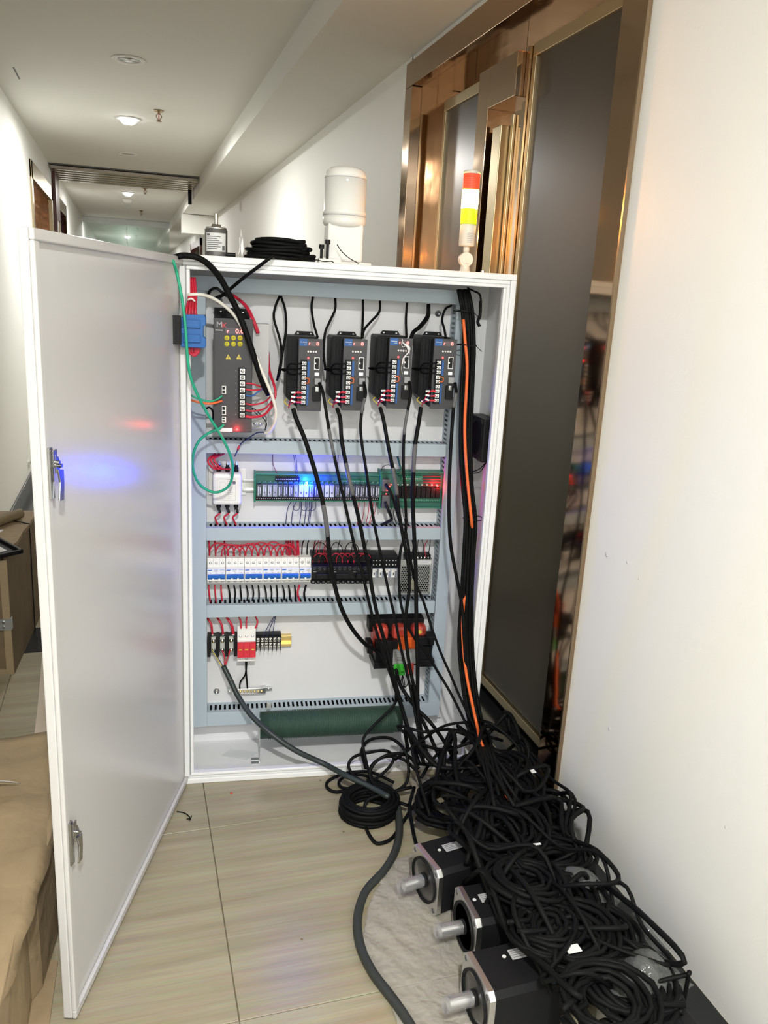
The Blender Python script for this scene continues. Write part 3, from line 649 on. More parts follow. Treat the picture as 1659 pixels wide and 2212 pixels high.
def term_row(t, ua, ub, za, zb, pitch, dF=.146, mt=BLK, name='terminal_strip'):
    m_ = MB(); m_.box(ua, ub, dF, .158, za, zb); o = t.part(name, m_, mt)
    q = MB(); k = int((ub-ua)/pitch)
    for i in range(k): x = ua+(i+.5)*pitch; q.lathe((x, dF, (za+zb)/2), [(pitch*.34, 0), (pitch*.3, -.0008), (0, -.001)], 8, 'y', 1)
    t.part('screw_row', q, SILV, parent=o, kind='stuff')
a = pr(553, 1073, 820, 1081, .146); term_row(t, a[0], a[1], a[2], a[3], .0058)
a = pr(595, 1031, 647, 1040, .146); term_row(t, a[0], a[1], a[2], a[3], .0052)
a = pr(735, 1037, 790, 1042, .146); term_row(t, a[0], a[1], a[2], a[3], .0052, mt=TRAY)
u, _, z = c(663, 1043, .145); m_ = MB(); m_.lathe((u, .146, z), [(.0022, 0), (.002, -.003), (0, -.0045)], 12, 'y', 1); t.part('blue_led', m_, LEDB, label='brightly glowing blue led')
ledp.append((CABM @ Vector((u, .134, z)), 1.9, (.0, .03, 1)))
t = Thing('control_board', 'green control module with black relays and a glowing red led at its right end', 'relay board', c(888, 1098, .16), 'c')
u0, u1, z0, z1 = tray(t, 821, 1019, 955, 1098)
for py in (1050, 1085):
    m_ = MB(); pbox(m_, 826, py-14, 842, py+12, .138, .158); t.part('data_socket', m_, mat('socket_grey%d' % py, (.13, .13, .14), .4), .002)
zr0, zr1 = c(900, 1075, .14)[2], c(900, 1053, .14)[2]; ua, ub = c(856, 1060, .14)[0], c(951, 1060, .14)[0]; pw_ = (ub-ua)/9
for k in range(9):
    a = ua+k*pw_; m_ = MB(); m_.box(a+.0005, a+pw_-.0012, .135, .158, zr0, zr1); t.part('relay', m_, BLK, .0006)
    m_ = MB(); m_.box(a+.003, a+pw_-.006, .150, .158, zr1+.003, zr1+.007); t.part('component', m_, SILV)
a = pr(846, 1076, 950, 1083, .146); term_row(t, a[0], a[1], a[2], a[3], .0052, mt=TRAY)
a = pr(868, 1028, 912, 1040, .146); term_row(t, a[0], a[1], a[2], a[3], .0052, mt=TRAY)
for k in range(4): m_ = MB(); pbox(m_, 914, 1028+k*6, 952, 1031+k*6, .152, .158); t.part('resistor_row', m_, mat('dim_red_board%d' % k, (.09, .02, .02), .4))
u, _, z = c(944, 1049, .145); m_ = MB(); m_.lathe((u, .14, z), [(.0025, 0), (.002, -.003), (0, -.0045)], 12, 'y', 1); t.part('red_led', m_, LEDR, label='brightly glowing red led')
ledp.append((CABM @ Vector((u, .128, z)), .22, (1, .02, .02)))
for px, py in ((845, 1047), (836, 1060), (834, 1067), (842, 1051)):
    u, _, z = c(px, py, .137); m_ = MB(); m_.lathe((u, .138, z), [(.0017, 0), (.0012, -.002), (0, -.0025)], 8, 'y', 1); t.part('status_led', m_, LEDR)
for p_, pw2, col in ledp: point_light('led_light', p_, pw2, col, .004)

# ------------------------------------------------------------------ third row: breakers, contactors, relays, power supply
def breaker(first, poles, px0, px1, label):
    u0 = c(px0, 1235, .12)[0]+.0006; u1 = c(px1, 1235, .12)[0]-.0004
    zt, zb = c(560, 1208, .125)[2], c(560, 1262, .125)[2]
    t = Thing('circuit_breaker', label, 'breaker', ((u0+u1)/2, .15, zb), 'c', 'circuit breakers in the third row')
    H_ = zt-zb; pw_ = (u1-u0)/poles
    m_ = MB(); m_.prism([(.187, zb), (.138, zb), (.138, zb+.14*H_), (.122, zb+.17*H_), (.122, zb+.62*H_), (.138, zb+.66*H_), (.138, zt), (.187, zt)], 'x', u0, u1); t.part('case', m_, WHT, .0006)
    for k in range(poles):
        x = u0+(k+.5)*pw_
        for z in (zb+.075*H_, zb+.80*H_):
            m_ = MB(); m_.use(WHT).lathe((x, .138, z), [(.0042, 0), (.0038, -.0006), (.0036, .0003)], 12, 'y', 1).use(GALV).lathe((x, .1378, z), [(.003, -.0006), (.0025, -.001), (0, -.001)], 10, 'y', 1).use(INK).box(x-.0022, x+.0022, .1362, .1368, z-.0004, z+.0004); t.part('clamp_screw', m_)
        if k: m_ = MB(); m_.box(u0+k*pw_-.0004, u0+k*pw_+.0004, .1375, .1381, zb+.67*H_, zt); t.part('pole_joint', m_, GREYINK)
    m_ = MB(); m_.box(u0+.0014, u1-.0014, .1212, .122, zb+.44*H_, zb+.61*H_); lb = t.part('rating_label', m_, PAPER)
    m_ = MB()
    m_.prism([(u0+.0014, zb+.575*H_), (u0+.011, zb+.575*H_), (u0+.014, zb+.61*H_), (u0+.0014, zb+.61*H_)], 'y', .1206, .1212)
    for k in range(1, poles): m_.box(u0+k*pw_+.001, u0+k*pw_+pw_-.003, .1206, .1212, zb+.60*H_, zb+.612*H_)
    t.part('blue_print', m_, BLUET, parent=lb)
    m_ = MB()
    for k in range(poles): m_.box(u0+k*pw_+.006, u0+k*pw_+.011, .1206, .1212, zb+.48*H_, zb+.49*H_)
    m_.box(u0+pw_*1.2, u0+pw_*1.2+.008, .1206, .1212, zb+.55*H_, zb+.562*H_); t.part('rating_text', m_, INK, parent=lb)
    m_ = MB(); m_.prism([(.122, zb+.22*H_), (.116, zb+.30*H_), (.1135, zb+.415*H_), (.122, zb+.435*H_)], 'x', u0+.0018, u1-.0018); tg = t.part('toggle', m_, BLUET, .0006)
    for k in range(poles-1):
        m_ = MB(); m_.box(u0+(k+1)*pw_-.0028, u0+(k+1)*pw_+.0022, .1165, .122, zb+.20*H_, zb+.33*H_); t.part('toggle_guard', m_, WHT)
xs = [447, 487.5, 528, 568, 608, 647]
wl = ['white breaker with blue toggle at the left end of the row, red wires below it', 'second breaker from the left, between the red-wired one and the third', 'third breaker from the left in the row', 'fourth breaker from the left in the row', 'fifth breaker, the last three-pole one before the narrow one']
for k in range(5): breaker(k, 3, xs[k], xs[k+1], wl[k])
breaker(5, 2, 647, 673, 'narrow two-pole breaker touching the black contactors')
cn = ['black contactor directly right of the white breakers', 'black contactor in the middle of the three', 'black contactor beside the small relays']
for k in range(3):
    a, b_ = 674+k*43, 674+(k+1)*43; u0, u1, z0, z1 = pr(a, 1204, b_, 1264, .115)
    t = Thing('contactor', cn[k], 'contactor', ((u0+u1)/2, .15, z0), 'c', 'black contactors in the third row'); u0 += .0005; u1 -= .0005
    H_ = z1-z0; m_ = MB(); m_.prism([(.187, z0), (.135, z0), (.135, z0+.22*H_), (.11, z0+.26*H_), (.11, z0+.70*H_), (.14, z0+.74*H_), (.14, z1), (.187, z1)], 'x', u0, u1); t.part('case', m_, BLK, .001)
    for q in range(4):
        x = u0+(q+.5)*(u1-u0)/4
        m_ = MB(); m_.use(BLKM).box(x-.0055, x+.0055, .132, .14, z0-.002, z0+.010).use(INK).lathe((x, .132, z0+.004), [(.004, 0), (.003, -.001), (0, -.001)], 10, 'y', 1); t.part('lower_terminal', m_, bevel=.0006)
        m_ = MB(); m_.use(mat('contactor_socket', (.05, .055, .062), .4)).lathe((x, .11, z0+.62*H_), [(.0048, 0), (.0044, -.0015), (.003, -.0015), (.003, 0)], 12, 'y', 1); t.part('socket_ring', m_)
        m_ = MB(); m_.box(x-.0045, x+.0045, .134, .142, z1-.014, z1-.001); t.part('upper_terminal', m_, BLKM, .0006)
    m_ = MB(); m_.box(u0+.004, u0+.012, .1095, .11, z0+.50*H_, z0+.515*H_); t.part('print', m_, GREYINK)
    m_ = MB(); m_.box(u0+.012, u1-.012, .100, .11, z0+.30*H_, z0+.46*H_); t.part('actuator', m_, BLK, .001)
rl = ['plug-in relay on a black socket touching the contactors', 'second plug-in relay right of the contactors', 'third plug-in relay right of the contactors', 'plug-in relay on a black socket at the right end of its row']
for k in range(4):
    a, b_ = 803+k*14, 803+(k+1)*14; u0, u1, z0, z1 = pr(a, 1203, b_, 1252, .12); u0 += .0004; u1 -= .0004; H_ = z1-z0
    t = Thing('relay', rl[k], 'relay', ((u0+u1)/2, .15, z0), 'c', 'plug-in relays in the third row')
    m_ = MB(); m_.box(u0, u1, .135, .187, z0, z1); t.part('socket', m_, BLK, .001)
    m_ = MB(); m_.box(u0, u1, .118, .135, z0+.55*H_, z1); t.part('cover', m_, BLKM, .001)
    for q in range(2):
        for r_ in range(2): m_ = MB(); m_.lathe((u0+.0055+q*.008, .118, z0+.66*H_+r_*.013), [(.002, 0), (.0018, -.0005), (0, -.0006)], 8, 'y', 1); t.part('screw', m_, GALV)
    m_ = MB(); m_.use(RBM).box(u0+.0015, u1-.0015, .120, .135, z0+.08*H_, z0+.5*H_).use(WHT).box(u0+.003, u1-.009, .1195, .12, z0+.1*H_, z0+.46*H_).box(u0+.006, u1-.004, .1195, .12, z0+.38*H_, z0+.45*H_).use(INK).box(u0+.007, u0+.011, .119, .1195, z0+.2*H_, z0+.32*H_); t.part('relay_body', m_, bevel=.0008)
# power supply with hexagonal vent mesh
u0, u1, z0, z1 = pr(864, 1209, 929, 1283, .135)
t = Thing('power_supply', 'silver perforated power supply box beside the right duct', 'power supply', ((u0+u1)/2, .16, z0), 'c')
m_ = MB(); m_.box(u0, u1, .186, .1885, z0, z1); m_.box(u0, u0+.0015, .136, .187, z0, z1); m_.box(u1-.0015, u1, .136, .187, z0, z1); m_.box(u0, u1, .136, .187, z0, z0+.0015); m_.box(u0, u1, .136, .187, z1-.0015, z1)
t.part('shell', m_, GALV)
zl = z1-.018; m_ = MB(); m_.box(u0, u1, .135, .1362, zl, z1); m_.box(u0, u0+.006, .135, .1362, z0, zl); m_.box(u1-.006, u1, .135, .1362, z0, zl); m_.box(u0, u1, .135, .1362, z0, z0+.005); t.part('front_rim', m_, GALV)
m_ = MB(); P_ = .0068; rr_ = P_*.5774
ny = int((zl-z0-.005)/(rr_*1.5)); nx = int((u1-u0-.012)/P_)
for j in range(ny+1):
    for i in range(nx+1):
        cx_, cz2 = u0+.006+i*P_+(P_/2 if j % 2 else 0), z0+.005+j*rr_*1.5
        for e_ in range(3):
            a1_, a2_ = PI/6+e_*PI/3, PI/6+(e_+1)*PI/3
            p1, p2 = (cx_+rr_*math.cos(a1_), cz2+rr_*math.sin(a1_)), (cx_+rr_*math.cos(a2_), cz2+rr_*math.sin(a2_))
            if not (u0 <= min(p1[0], p2[0]) and max(p1[0], p2[0]) <= u1 and max(p1[1], p2[1]) <= zl and min(p1[1], p2[1]) >= z0): continue
            dx_, dz_ = p2[0]-p1[0], p2[1]-p1[1]; L_ = math.hypot(dx_, dz_); nx_, nz_ = -dz_/L_*.0007, dx_/L_*.0007
            m_.prism([(p1[0]+nx_, p1[1]+nz_), (p2[0]+nx_, p2[1]+nz_), (p2[0]-nx_, p2[1]-nz_), (p1[0]-nx_, p1[1]-nz_)], 'y', .135, .1358)
t.part('vent_mesh', m_, GALV, kind='stuff')
m_ = MB(); m_.box(u0+.004, u1-.004, .15, .18, z0+.004, zl); t.part('dark_core', m_, BLKM)
m_ = MB(); m_.cyl((u0+.045, .138, z0+.028), (u0+.045, .15, z0+.028), .014, 16); t.part('core_disc', m_, mat('pale_core', (.45, .42, .25), .5))
m_ = MB(); m_.box(u0+.03, u1-.003, .134, .135, z1-.013, z1-.004); put_text(m_.use(INK), '', .004, 0, 0, 0) if False else None; lb = t.part('type_label', m_, LBL)
m_ = MB()
for k in range(3): m_.box(u0+.033, u1-.008-k*.004, .1335, .134, z1-.0065-k*.0025, z1-.0055-k*.0025)
t.part('label_text', m_, GREYINK, parent=lb)
a = pr(876, 1199, 930, 1210, .14); m_ = MB(); m_.box(a[0], a[1], .14, .17, a[2], a[3]); tb = t.part('terminal_block', m_, BLK)
for k in range(7):
    x = a[0]+.005+k*(a[1]-a[0]-.008)/6.4; m_ = MB(); m_.screw(x, .14, (a[2]+a[3])/2, .0032); t.part('terminal_screw', m_, SILV, parent=tb)
    m_ = MB(); m_.box(x+.0035, x+.0047, .135, .14, a[2], a[3]+.002); t.part('barrier', m_, BLK, parent=tb)

# ------------------------------------------------------------------ bottom row
u0, u1, z0, z1 = pr(448, 1377, 512, 1412, .155)
t = Thing('terminal_block', 'large three-way black terminal block below thick red leads', 'terminal block', ((u0+u1)/2, .17, z0), 'c')
m_ = MB(); m_.box(u0, u1, .165, .189, z0, z1); t.part('base', m_, BLK, .001)
for k in range(4):
    a = u0+k*(u1-u0-.009)/3; m_ = MB(); m_.box(a, a+.009, .145, .189, z0-.004, z1+.002); t.part('barrier', m_, BLK, .001)
for k in range(3):
    a = u0+.0095+k*(u1-u0-.009)/3; m_ = MB(); m_.use(GALV).box(a+.001, a+.014, .160, .166, z0+.004, z1-.001)
    for z in (z0+.010, z1-.013): m_.use(SILV).lathe((a+.0075, .16, z), [(.0062, 0), (.0058, -.003), (.003, -.005), (0, -.0045)], 12, 'y', 1).use(GOLDR).lathe((a+.0075, .1555, z), [(.003, 0), (.002, -.001), (0, -.001)], 8, 'y', 1)
    t.part('clamp_pair', m_)
u0, u1, z0, z1 = pr(513, 1362, 552, 1434, .13)
t = Thing('surge_arrester', 'grey and white surge arrester with red plug-in modules', 'surge arrester', ((u0+u1)/2, .16, z0), 'c'); H_ = z1-z0
m_ = MB(); m_.prism([(.187, z0), (.148, z0), (.148, z0+.2*H_), (.140, z0+.22*H_), (.140, z0+.62*H_), (.148, z0+.64*H_), (.148, z1-.008), (.160, z1), (.187, z1)], 'x', u0, u1); t.part('base', m_, WHT, .0008)
for k in range(3):
    a = u0+k*(u1-u0)/3; pw_ = (u1-u0)/3
    m_ = MB(); m_.prism([(.145, z0+.17*H_), (.128, z0+.20*H_), (.128, z0+.58*H_), (.134, z0+.62*H_), (.145, z0+.62*H_)], 'x', a+.0002, a+pw_-.0002); o = t.part('module', m_, REDP, .0006, label='red plug-in module')
    m_ = MB(); m_.box(a+.004, a+pw_-.004, .1276, .128, z0+.42*H_, z0+.45*H_); t.part('status_window', m_, YELT, parent=o)
    m_ = MB(); put_text(m_, 'N', .005, a+pw_/2, .1278, z0+.30*H_); t.part('print', m_, MKR, parent=o)
    m_ = MB(); m_.lathe((a+pw_/2, .148, z0+.75*H_), [(.0042, 0), (.0038, -.0006), (.0, -.0006)], 12, 'y', 1); t.part('clamp_screw', m_, GALV)
m_ = MB(); m_.lathe(((u0+u1)/2, .148, z0+.1*H_), [(.0042, 0), (.0038, -.0006), (.0, -.0006)], 12, 'y', 1); t.part('clamp_screw', m_, GALV)
u0, u1, z0, z1 = pr(553, 1374, 607, 1402, .155)
t = Thing('terminal_block', 'small six-way black screw terminal strip right of the red arrester', 'terminal block', ((u0+u1)/2, .17, z0), 'c')
m_ = MB(); m_.box(u0, u1, .165, .189, z0+.004, z1); m_.box(u0, u1, .16, .165, z1-.008, z1-.004); t.part('base', m_, BLK, .0006)
for k in range(7): a = u0+k*(u1-u0-.0015)/6; m_ = MB(); m_.box(a, a+.0018, .150, .189, z0-.003, z1-.004); t.part('barrier', m_, BLK)
for k in range(6):
    x = u0+(k+.5)*(u1-u0)/6
    for z in (z0+.011, z1-.015): m_ = MB(); m_.use(SILV).box(x-.004, x+.004, .161, .165, z-.006, z+.006); m_.screw(x, .161, z, .0036); m_.use(INK).box(x-.002, x+.002, .158, .1586, z-.0004, z+.0004); t.part('clamp_screw', m_)
m_ = MB(); pbox(m_, 606, 1374, 629, 1379, .172, .1895); pbox(m_, 606, 1391, 629, 1396, .172, .1895); pbox(m_, 606, 1379, 629, 1391, .182, .1895)
single('din_rail', m_, 'yellow zinc rail end right of the small terminal strip', 'rail', GOLDR, 'c', bevel=.0006)
# earth bar
t = Thing('earth_bar', 'silver earth bar with brass screws low on the mounting plate', 'earth bar', c(540, 1500, .18), 'c')
m_ = MB(); pbox(m_, 500, 1489, 574, 1498, .172, .176); t.part('bar', m_, ALU, .0008)
m_ = MB(); pbox(m_, 492, 1489, 502, 1497, .176, .1895); pbox(m_, 571, 1485, 587, 1492, .182, .1895); pbox(m_, 568, 1486, 575, 1494, .172, .1895); t.part('foot', m_, GALV, .0008)
for k in range(8):
    u, _, z = c(512+k*7.6, 1493, .172); m_ = MB(); m_.lathe((u, .172, z), [(.0034, 0), (.0032, -.003), (.0, -.0032)], 10, 'y', 1); t.part('brass_screw', m_, GOLDR)
u, _, z = c(496, 1493, .176); m_ = MB(); m_.lathe((u, .176, z), [(.004, 0), (.003, -.003), (0, -.003)], 10, 'y', 1); t.part('mounting_screw', m_, SILV)
u, _, z = c(580, 1487, .182); m_ = MB(); m_.lathe((u, .182, z), [(.004, 0), (.003, -.003), (0, -.003)], 10, 'y', 1); t.part('mounting_screw', m_, SILV)
# braking resistor
DR = .085
ra, rb = c(562, 1557, DR), c(864, 1562, DR); rad = (c(700, 1532, DR)[2]-c(700, 1586, DR)[2])/2
zc_ = (ra[2]+rb[2])/2; ua, ub = ra[0], rb[0]
t = Thing('braking_resistor', 'dark green ribbed tubular resistor lying across the cabinet bottom', 'resistor', ((ua+ub)/2, DR, .006), 'c')
pf = [(rad*.93, 0), (rad*.93, .022)]; x = .022; L_ = ub-ua
while x < L_-.022: pf += [(rad*1.0, x+.0012), (rad*1.0, x+.0022), (rad*.92, x+.0034), (rad*.92, x+.0042)]; x += .0049
pf += [(rad*.93, L_-.02), (rad*.93, L_)]
m_ = MB(); m_.lathe((ua, DR, zc_), pf, 40, 'x', 1); t.part('tube', m_, RES)
for s_, uu in ((-1, ua-.002), (1, ub)):
    m_ = MB(); m_.prism([(DR-.012, .008), (DR+.012, .008), (DR+.016, zc_), (DR+.01, zc_+.018), (DR-.01, zc_+.018), (DR-.016, zc_)], 'x', uu, uu+.002); b_ = t.part('bracket', m_, GALV)
    m_ = MB(); m_.box(min(uu, uu+s_*.022), max(uu, uu+s_*.022)+.002, DR-.016, DR-.004, .006, .0085); m_.box(min(uu, uu+s_*.022), max(uu, uu+s_*.022)+.002, DR+.004, DR+.016, .006, .0085); t.part('foot', m_, GALV)
    m_ = MB(); m_.cyl((uu-.004, DR, zc_), (uu+.006, DR, zc_), .006, 10); t.part('rod_nut', m_, SILV, parent=b_)
u, _, z = c(581, 1524, DR); m_ = MB(); m_.box(u-.006, u+.006, DR-.001, DR+.001, z-.008, z+.008); m_.cyl((u, DR-.002, z+.003), (u, DR+.002, z+.003), .0035, 10); t.part('terminal_tab', m_, GALV)
# transformer
t = Thing('transformer', 'three-phase transformer with black frame, red coils and a green plug low at the right', 'transformer', c(866, 1445, .13), 'c')
m_ = MB(); pbox(m_, 798, 1338, 915, 1362, .145, .189); t.part('top_yoke', m_, BLKM, .002)
for k in range(3):
    a = c(806+k*41, 1375, .13); r_ = .023; zt = c(860, 1353, .12)[2]; zb = c(860, 1435, .12)[2]
    m_ = MB(); m_.box(a[0], a[0]+.044, .118, .175, zb+.03, zt); t.part('coil', m_, REDC, .012, label='red varnished coil')
u, _, z = c(886, 1364, .117); m_ = MB(); m_.cyl((c(907, 1365, .117)[0], .1165, c(907, 1365, .117)[2]), (c(907, 1365, .117)[0], .118, c(907, 1365, .117)[2]), .006, 16); t.part('round_sticker', m_, YELT)
m_ = MB(); pbox(m_, 812, 1386, 860, 1401, .100, .15); t.part('terminal_shelf', m_, BLK, .001)
m_ = MB(); pbox(m_, 900, 1378, 938, 1394, .100, .15); t.part('terminal_shelf', m_, BLK, .001)
m_ = MB(); pbox(m_, 861, 1378, 879, 1404, .095, .15); t.part('orange_terminal', m_, ORP, .002)
m_ = MB(); pbox(m_, 880, 1378, 898, 1402, .095, .15); t.part('orange_terminal', m_, ORP, .002)
m_ = MB(); pbox(m_, 812, 1400, 930, 1436, .105, .17); t.part('core', m_, BLKM, .001)
m_ = MB(); pbox(m_, 808, 1432, 840, 1444, .095, .18); pbox(m_, 900, 1428, 938, 1440, .095, .18); t.part('foot_rail', m_, BLKM, .001)
u0, u1, z0, z1 = pr(850, 1403, 898, 1434, .104); m_ = MB(); m_.box(u0, u1, .1035, .105, z0, z1); lb = t.part('rating_plate', m_, mat('grey_plate', (.33, .34, .34), .5))
m_ = MB()
for k in range(7): m_.box(u0+.004, u0+.018+(k*53 % 17)*.001, .103, .1035, z1-.006-k*.005, z1-.0048-k*.005)
t.part('plate_text', m_, INK, parent=lb)
m_ = MB(); pbox(m_, 852, 1435, 875, 1459, .098, .13); o = t.part('green_plug', m_, GRNP, .0015, label='bright green plug connector')
for k in range(2): u, _, z = c(859+k*10, 1452, .098); m_ = MB(); m_.lathe((u, .098, z), [(.004, 0), (.0035, -.001), (.002, -.001), (.002, 0)], 12, 'y', 1); t.part('plug_screw', m_, mat('green_dark%d' % k, (.02, .2, .02), .5), parent=o)
m_ = MB(); pbox(m_, 882, 1434, 893, 1457, .098, .13); t.part('orange_tab', m_, REDC, .001)
m_ = MB(); pbox(m_, 794, 1392, 806, 1412, .10, .15); t.part('cable_clamp', m_, BLK, .002)
# fan on the inner side wall
t = Thing('cooling_fan', 'black square fan box on the right inner side wall of the cabinet', 'fan', (BW-.02, .10, .895), 'c')
m_ = MB(); m_.box(BW-.041, BW-.0035, .042, .160, .895, 1.012); t.part('housing', m_, BLK, .004)
m_ = MB(); m_.lathe((BW-.0415, .101, .9535), [(.052, 0), (.050, -.0008), (.046, -.0008), (.045, 0)], 32, 'x', 1); t.part('guard_ring', m_, BLKM)
for k in range(4): m_ = MB(); m_.box(BW-.047, BW-.041, .046+(k % 2)*.098, .056+(k % 2)*.098, .899+(k//2)*.10, .909+(k//2)*.10); t.part('corner_lug', m_, BLK)
m_ = MB(); m_.tube([(BW-.02, .06, .894), (BW-.035, .07, .872), (BW-.05, .09, .862), (BW-.055, .12, .868)], .0014, 6); m_.tube([(BW-.018, .062, .894), (BW-.03, .075, .864), (BW-.048, .095, .856), (BW-.055, .12, .86)], .0014, 6); t.part('fan_lead', m_, CABLE)
# clear plastic scrap on the cabinet floor
a, b_, d_, e_ = cz(478, 1632, .0075), cz(532, 1642, .0075), cz(556, 1626, .0075), cz(500, 1618, .0075)
m_ = MB(); m_.prism([(p[0], p[1]) for p in (a, b_, d_, e_)], 'z', .0062, .0085); single('acrylic_offcut', m_, 'clear acrylic offcut lying on the cabinet floor at the left', 'offcut', ACRY, 'c')
m_ = MB(); a = cz(417, 1573, .007); m_.box(a[0], a[0]+.012, a[1], a[1]+.004, .006, .008); m_.box(a[0]+.01, a[0]+.024, a[1]+.006, a[1]+.012, .006, .009)

# ------------------------------------------------------------------ wiring inside the cabinet (each strand its own object)
def wire(label, pts, r, m, name='wire', cat='wire', group=None, frame='c', n=8, k=5, extra=None):
    """pts: (px, py, depth) seen positions inside the cabinet frame"""
    P = [c(*p) if len(p) == 3 else p[1] for p in pts]
    mb = MB(); mb.use(m).tube(P, r, n, k); org = tuple(P[0])
    o = mb.build(name, m, None, 'c', org); o['label'] = label; o['category'] = cat
    if group: o['group'] = group
    if extra:
        for nm, i0, i1, rr, mm in extra:
            q = MB(); cat_ = catmull(P, k); q.tube(cat_[int(i0*len(cat_)):int(i1*len(cat_))], rr, n, 1, raw=True)
            q.build(nm, mm, o, None, org, label='pale printed sleeve' if nm == 'marker_sleeve' else None)
    return o
def fl_(px, py, z): return ('w', cz(px, py, z))     # a point at height z, given where it is seen
# loops over the breakers
g = 'red jumper wires arching over the breakers'
random.seed(5)
for k in range(14):
    a = 452+k*13.3+random.uniform(-1, 1); b_ = a+random.choice((38, 40, 41)); top = 1171+random.uniform(0, 7); d = .15-.006*(k % 3)
    if b_ > 645: b_ = 641
    wire('red jumper wire arching between breaker tops', [(a, 1208, .165), (a+1, 1190, d), (a+8, top+4, d-.004), ((a+b_)/2, top, d-.006), (b_-7, top+5, d-.004), (b_-1, 1192, d), (b_, 1208, .165)], .0021, REDW, group=g)
g = 'short red wires dropping from the duct to the breakers'
for a in (451, 464, 484, 618, 622, 627, 632, 641, 644): wire('short red wire dropping from the duct onto a breaker', [(a, 1164, .165), (a+1, 1180, .155), (a+2, 1208, .165)], .0021, REDW, group=g)
g = 'black wires dropping to the narrow breaker'
for a in (656, 667): wire('thin black wire dropping to the narrow two-pole breaker', [(a+1, 1165, .165), (a-3, 1178, .158), (a-4, 1206, .165)], .0017, CABLE, group=g)
g1, g2 = 'red wires under the leftmost breaker', 'black wires under the breakers'
for k in range(17):
    a = 452+k*13.1+(3 if k > 2 else 0)
    if k < 3: wire('%s red wire below the leftmost breaker' % ['left', 'middle', 'right'][k], [(a-1, 1264, .165), (a, 1280, .158), (a+2, 1303, .165)], .0023, REDW, group=g1)
    elif k == 15: wire('thick red wire below the narrow breaker', [(647, 1264, .165), (643, 1280, .155), (648, 1302, .165)], .003, REDW)
    elif k < 15: wire('%s black wire below the %s breaker from the left' % (['left', 'middle', 'right'][k % 3], ['first', 'second', 'third', 'fourth', 'fifth'][k//3]), [(a-2, 1264, .165), (a+2-(k % 3), 1282, .158), (a+random.uniform(-3, 2), 1303, .165)], .0023, CABLE, group=g2)
    else:
        wire('doubled black wire below the narrow breaker', [(661, 1264, .165), (657, 1282, .156), (660, 1302, .165)], .003, CABLE)
g = 'red jumper wires arching over the contactors'
for k in range(9):
    a = 676+k*12.5; b_ = a+random.choice((14, 26, 30)); wire('thin red jumper arching over the contactors', [(a, 1222, .135), (a+2, 1203, .135), ((a+b_)/2, 1195, .132), (b_-1, 1204, .135), (b_, 1222, .135)], .0011, REDW, group=g, n=6)
g = 'thin wires between the duct and the contactors'
for a, m in ((678, REDW), (684, REDW), (690, REDW), (700, REDW), (703, REDW), (677, CABLE), (730, CABLE), (760, CABLE), (790, CABLE)): wire('thin wire dropping from the duct to a contactor', [(a+4, 1166, .17), (a, 1185, .16), (a-3, 1218, .14)], .0010, m, group=g, n=6)
g = 'black wire arches above the contactors'
for a, b_ in ((676, 708), (713, 741), (744, 776)): wire('thin black wire arching above the contactors', [(a, 1205, .14), (a+4, 1180, .15), ((a+b_)/2, 1172, .15), (b_-3, 1182, .15), (b_, 1206, .14)], .0012, CABLE, group=g, n=6)
g = 'thin wires entering the power supply'
for k, (a, m) in enumerate(((884, CABLE), (889, CABLE), (905, CABLE), (912, CABLE), (920, REDW), (925, CABLE))): wire('thin wire curving down into the power supply terminals', [(a+random.uniform(-3, 5), 1166, .17), (a+6*(k % 2)-3, 1182, .155), (a, 1203, .138)], .0011, m, group=g, n=6)
# wires of the filter
g = 'dark red wires looping above the line filter'
for k in range(3): wire('dark red wire looping from the duct onto the line filter', [(466+k*9, 980, .165), (452+k*6, 990, .15), (450+k*8, 1000, .145), (462+k*9, 1012, .145), (474+k*12, 1014, .155)], .0026, REDW, group=g)
g = 'black and red wires below the line filter'
for k in range(3): wire('%s red wire with black sleeve below the line filter' % ['left', 'middle', 'right'][k], [(471+k*19.5, 1096, .16), (475+k*19, 1108, .155), (465+k*19, 1118, .155), (471+k*20, 1135, .165)], .0026, REDW, group=g, extra=[('heat_shrink', 0, .42, .0036, BLK)])
g = 'blue wires looping below the relay board'
for k, (a, b_) in enumerate(((631, 617), (642, 629), (651, 647), (661, 657), (669, 665), (672, 668))): wire('thin blue wire falling from the relay board into the duct', [(a, 1080, .155), (b_+4, 1100, .155), (b_, 1134, .165)], .0011, BLUEW, group=g, n=6)
for a in (633, 650, 660, 668): wire('thin blue loop hanging below the relay board', [(a, 1082, .155), (a+1, 1098, .15), (a+7, 1103, .15), (a+14, 1097, .15), (a+14, 1082, .155)], .0009, BLUEW, group=g, n=6)
g = 'red wires falling from the right part of the relay board'
for a, b_ in ((776, 772), (788, 780), (798, 790), (806, 796), (812, 798)): wire('thin red wire falling from the relay board into the duct', [(a, 1082, .155), (a-2, 1105, .155), (b_, 1135, .165)], .0009, REDW, group=g, n=6)
wire('thin dark red wire dropping onto the upper strip of the relay board', [(589, 981, .165), (590, 1003, .16), (598, 1022, .155), (600, 1032, .15)], .0011, mat('maroon_wire', (.14, .015, .05), .4), n=6)
g = 'pair of thin blue wires at the upper strip'
for a in (637, 641): wire('thin blue wire dropping beside the blue led', [(a-3, 981, .165), (a, 1000, .158), (a+1, 1018, .155), (a+3, 1034, .15)], .0009, BLUEW, group=g, n=6)
wire('thin dark red wire behind the hanging cables above the relay board', [(731, 983, .165), (729, 1003, .16), (725, 1025, .155)], .001, mat('maroon_wire_2', (.14, .015, .05), .4), n=6)
wire('dark green cable entering the control board from above', [(858, 983, .165), (863, 1002, .16), (867, 1018, .152), (860, 1028, .15)], .003, mat('dark_green_wire', (.01, .10, .05), .4))
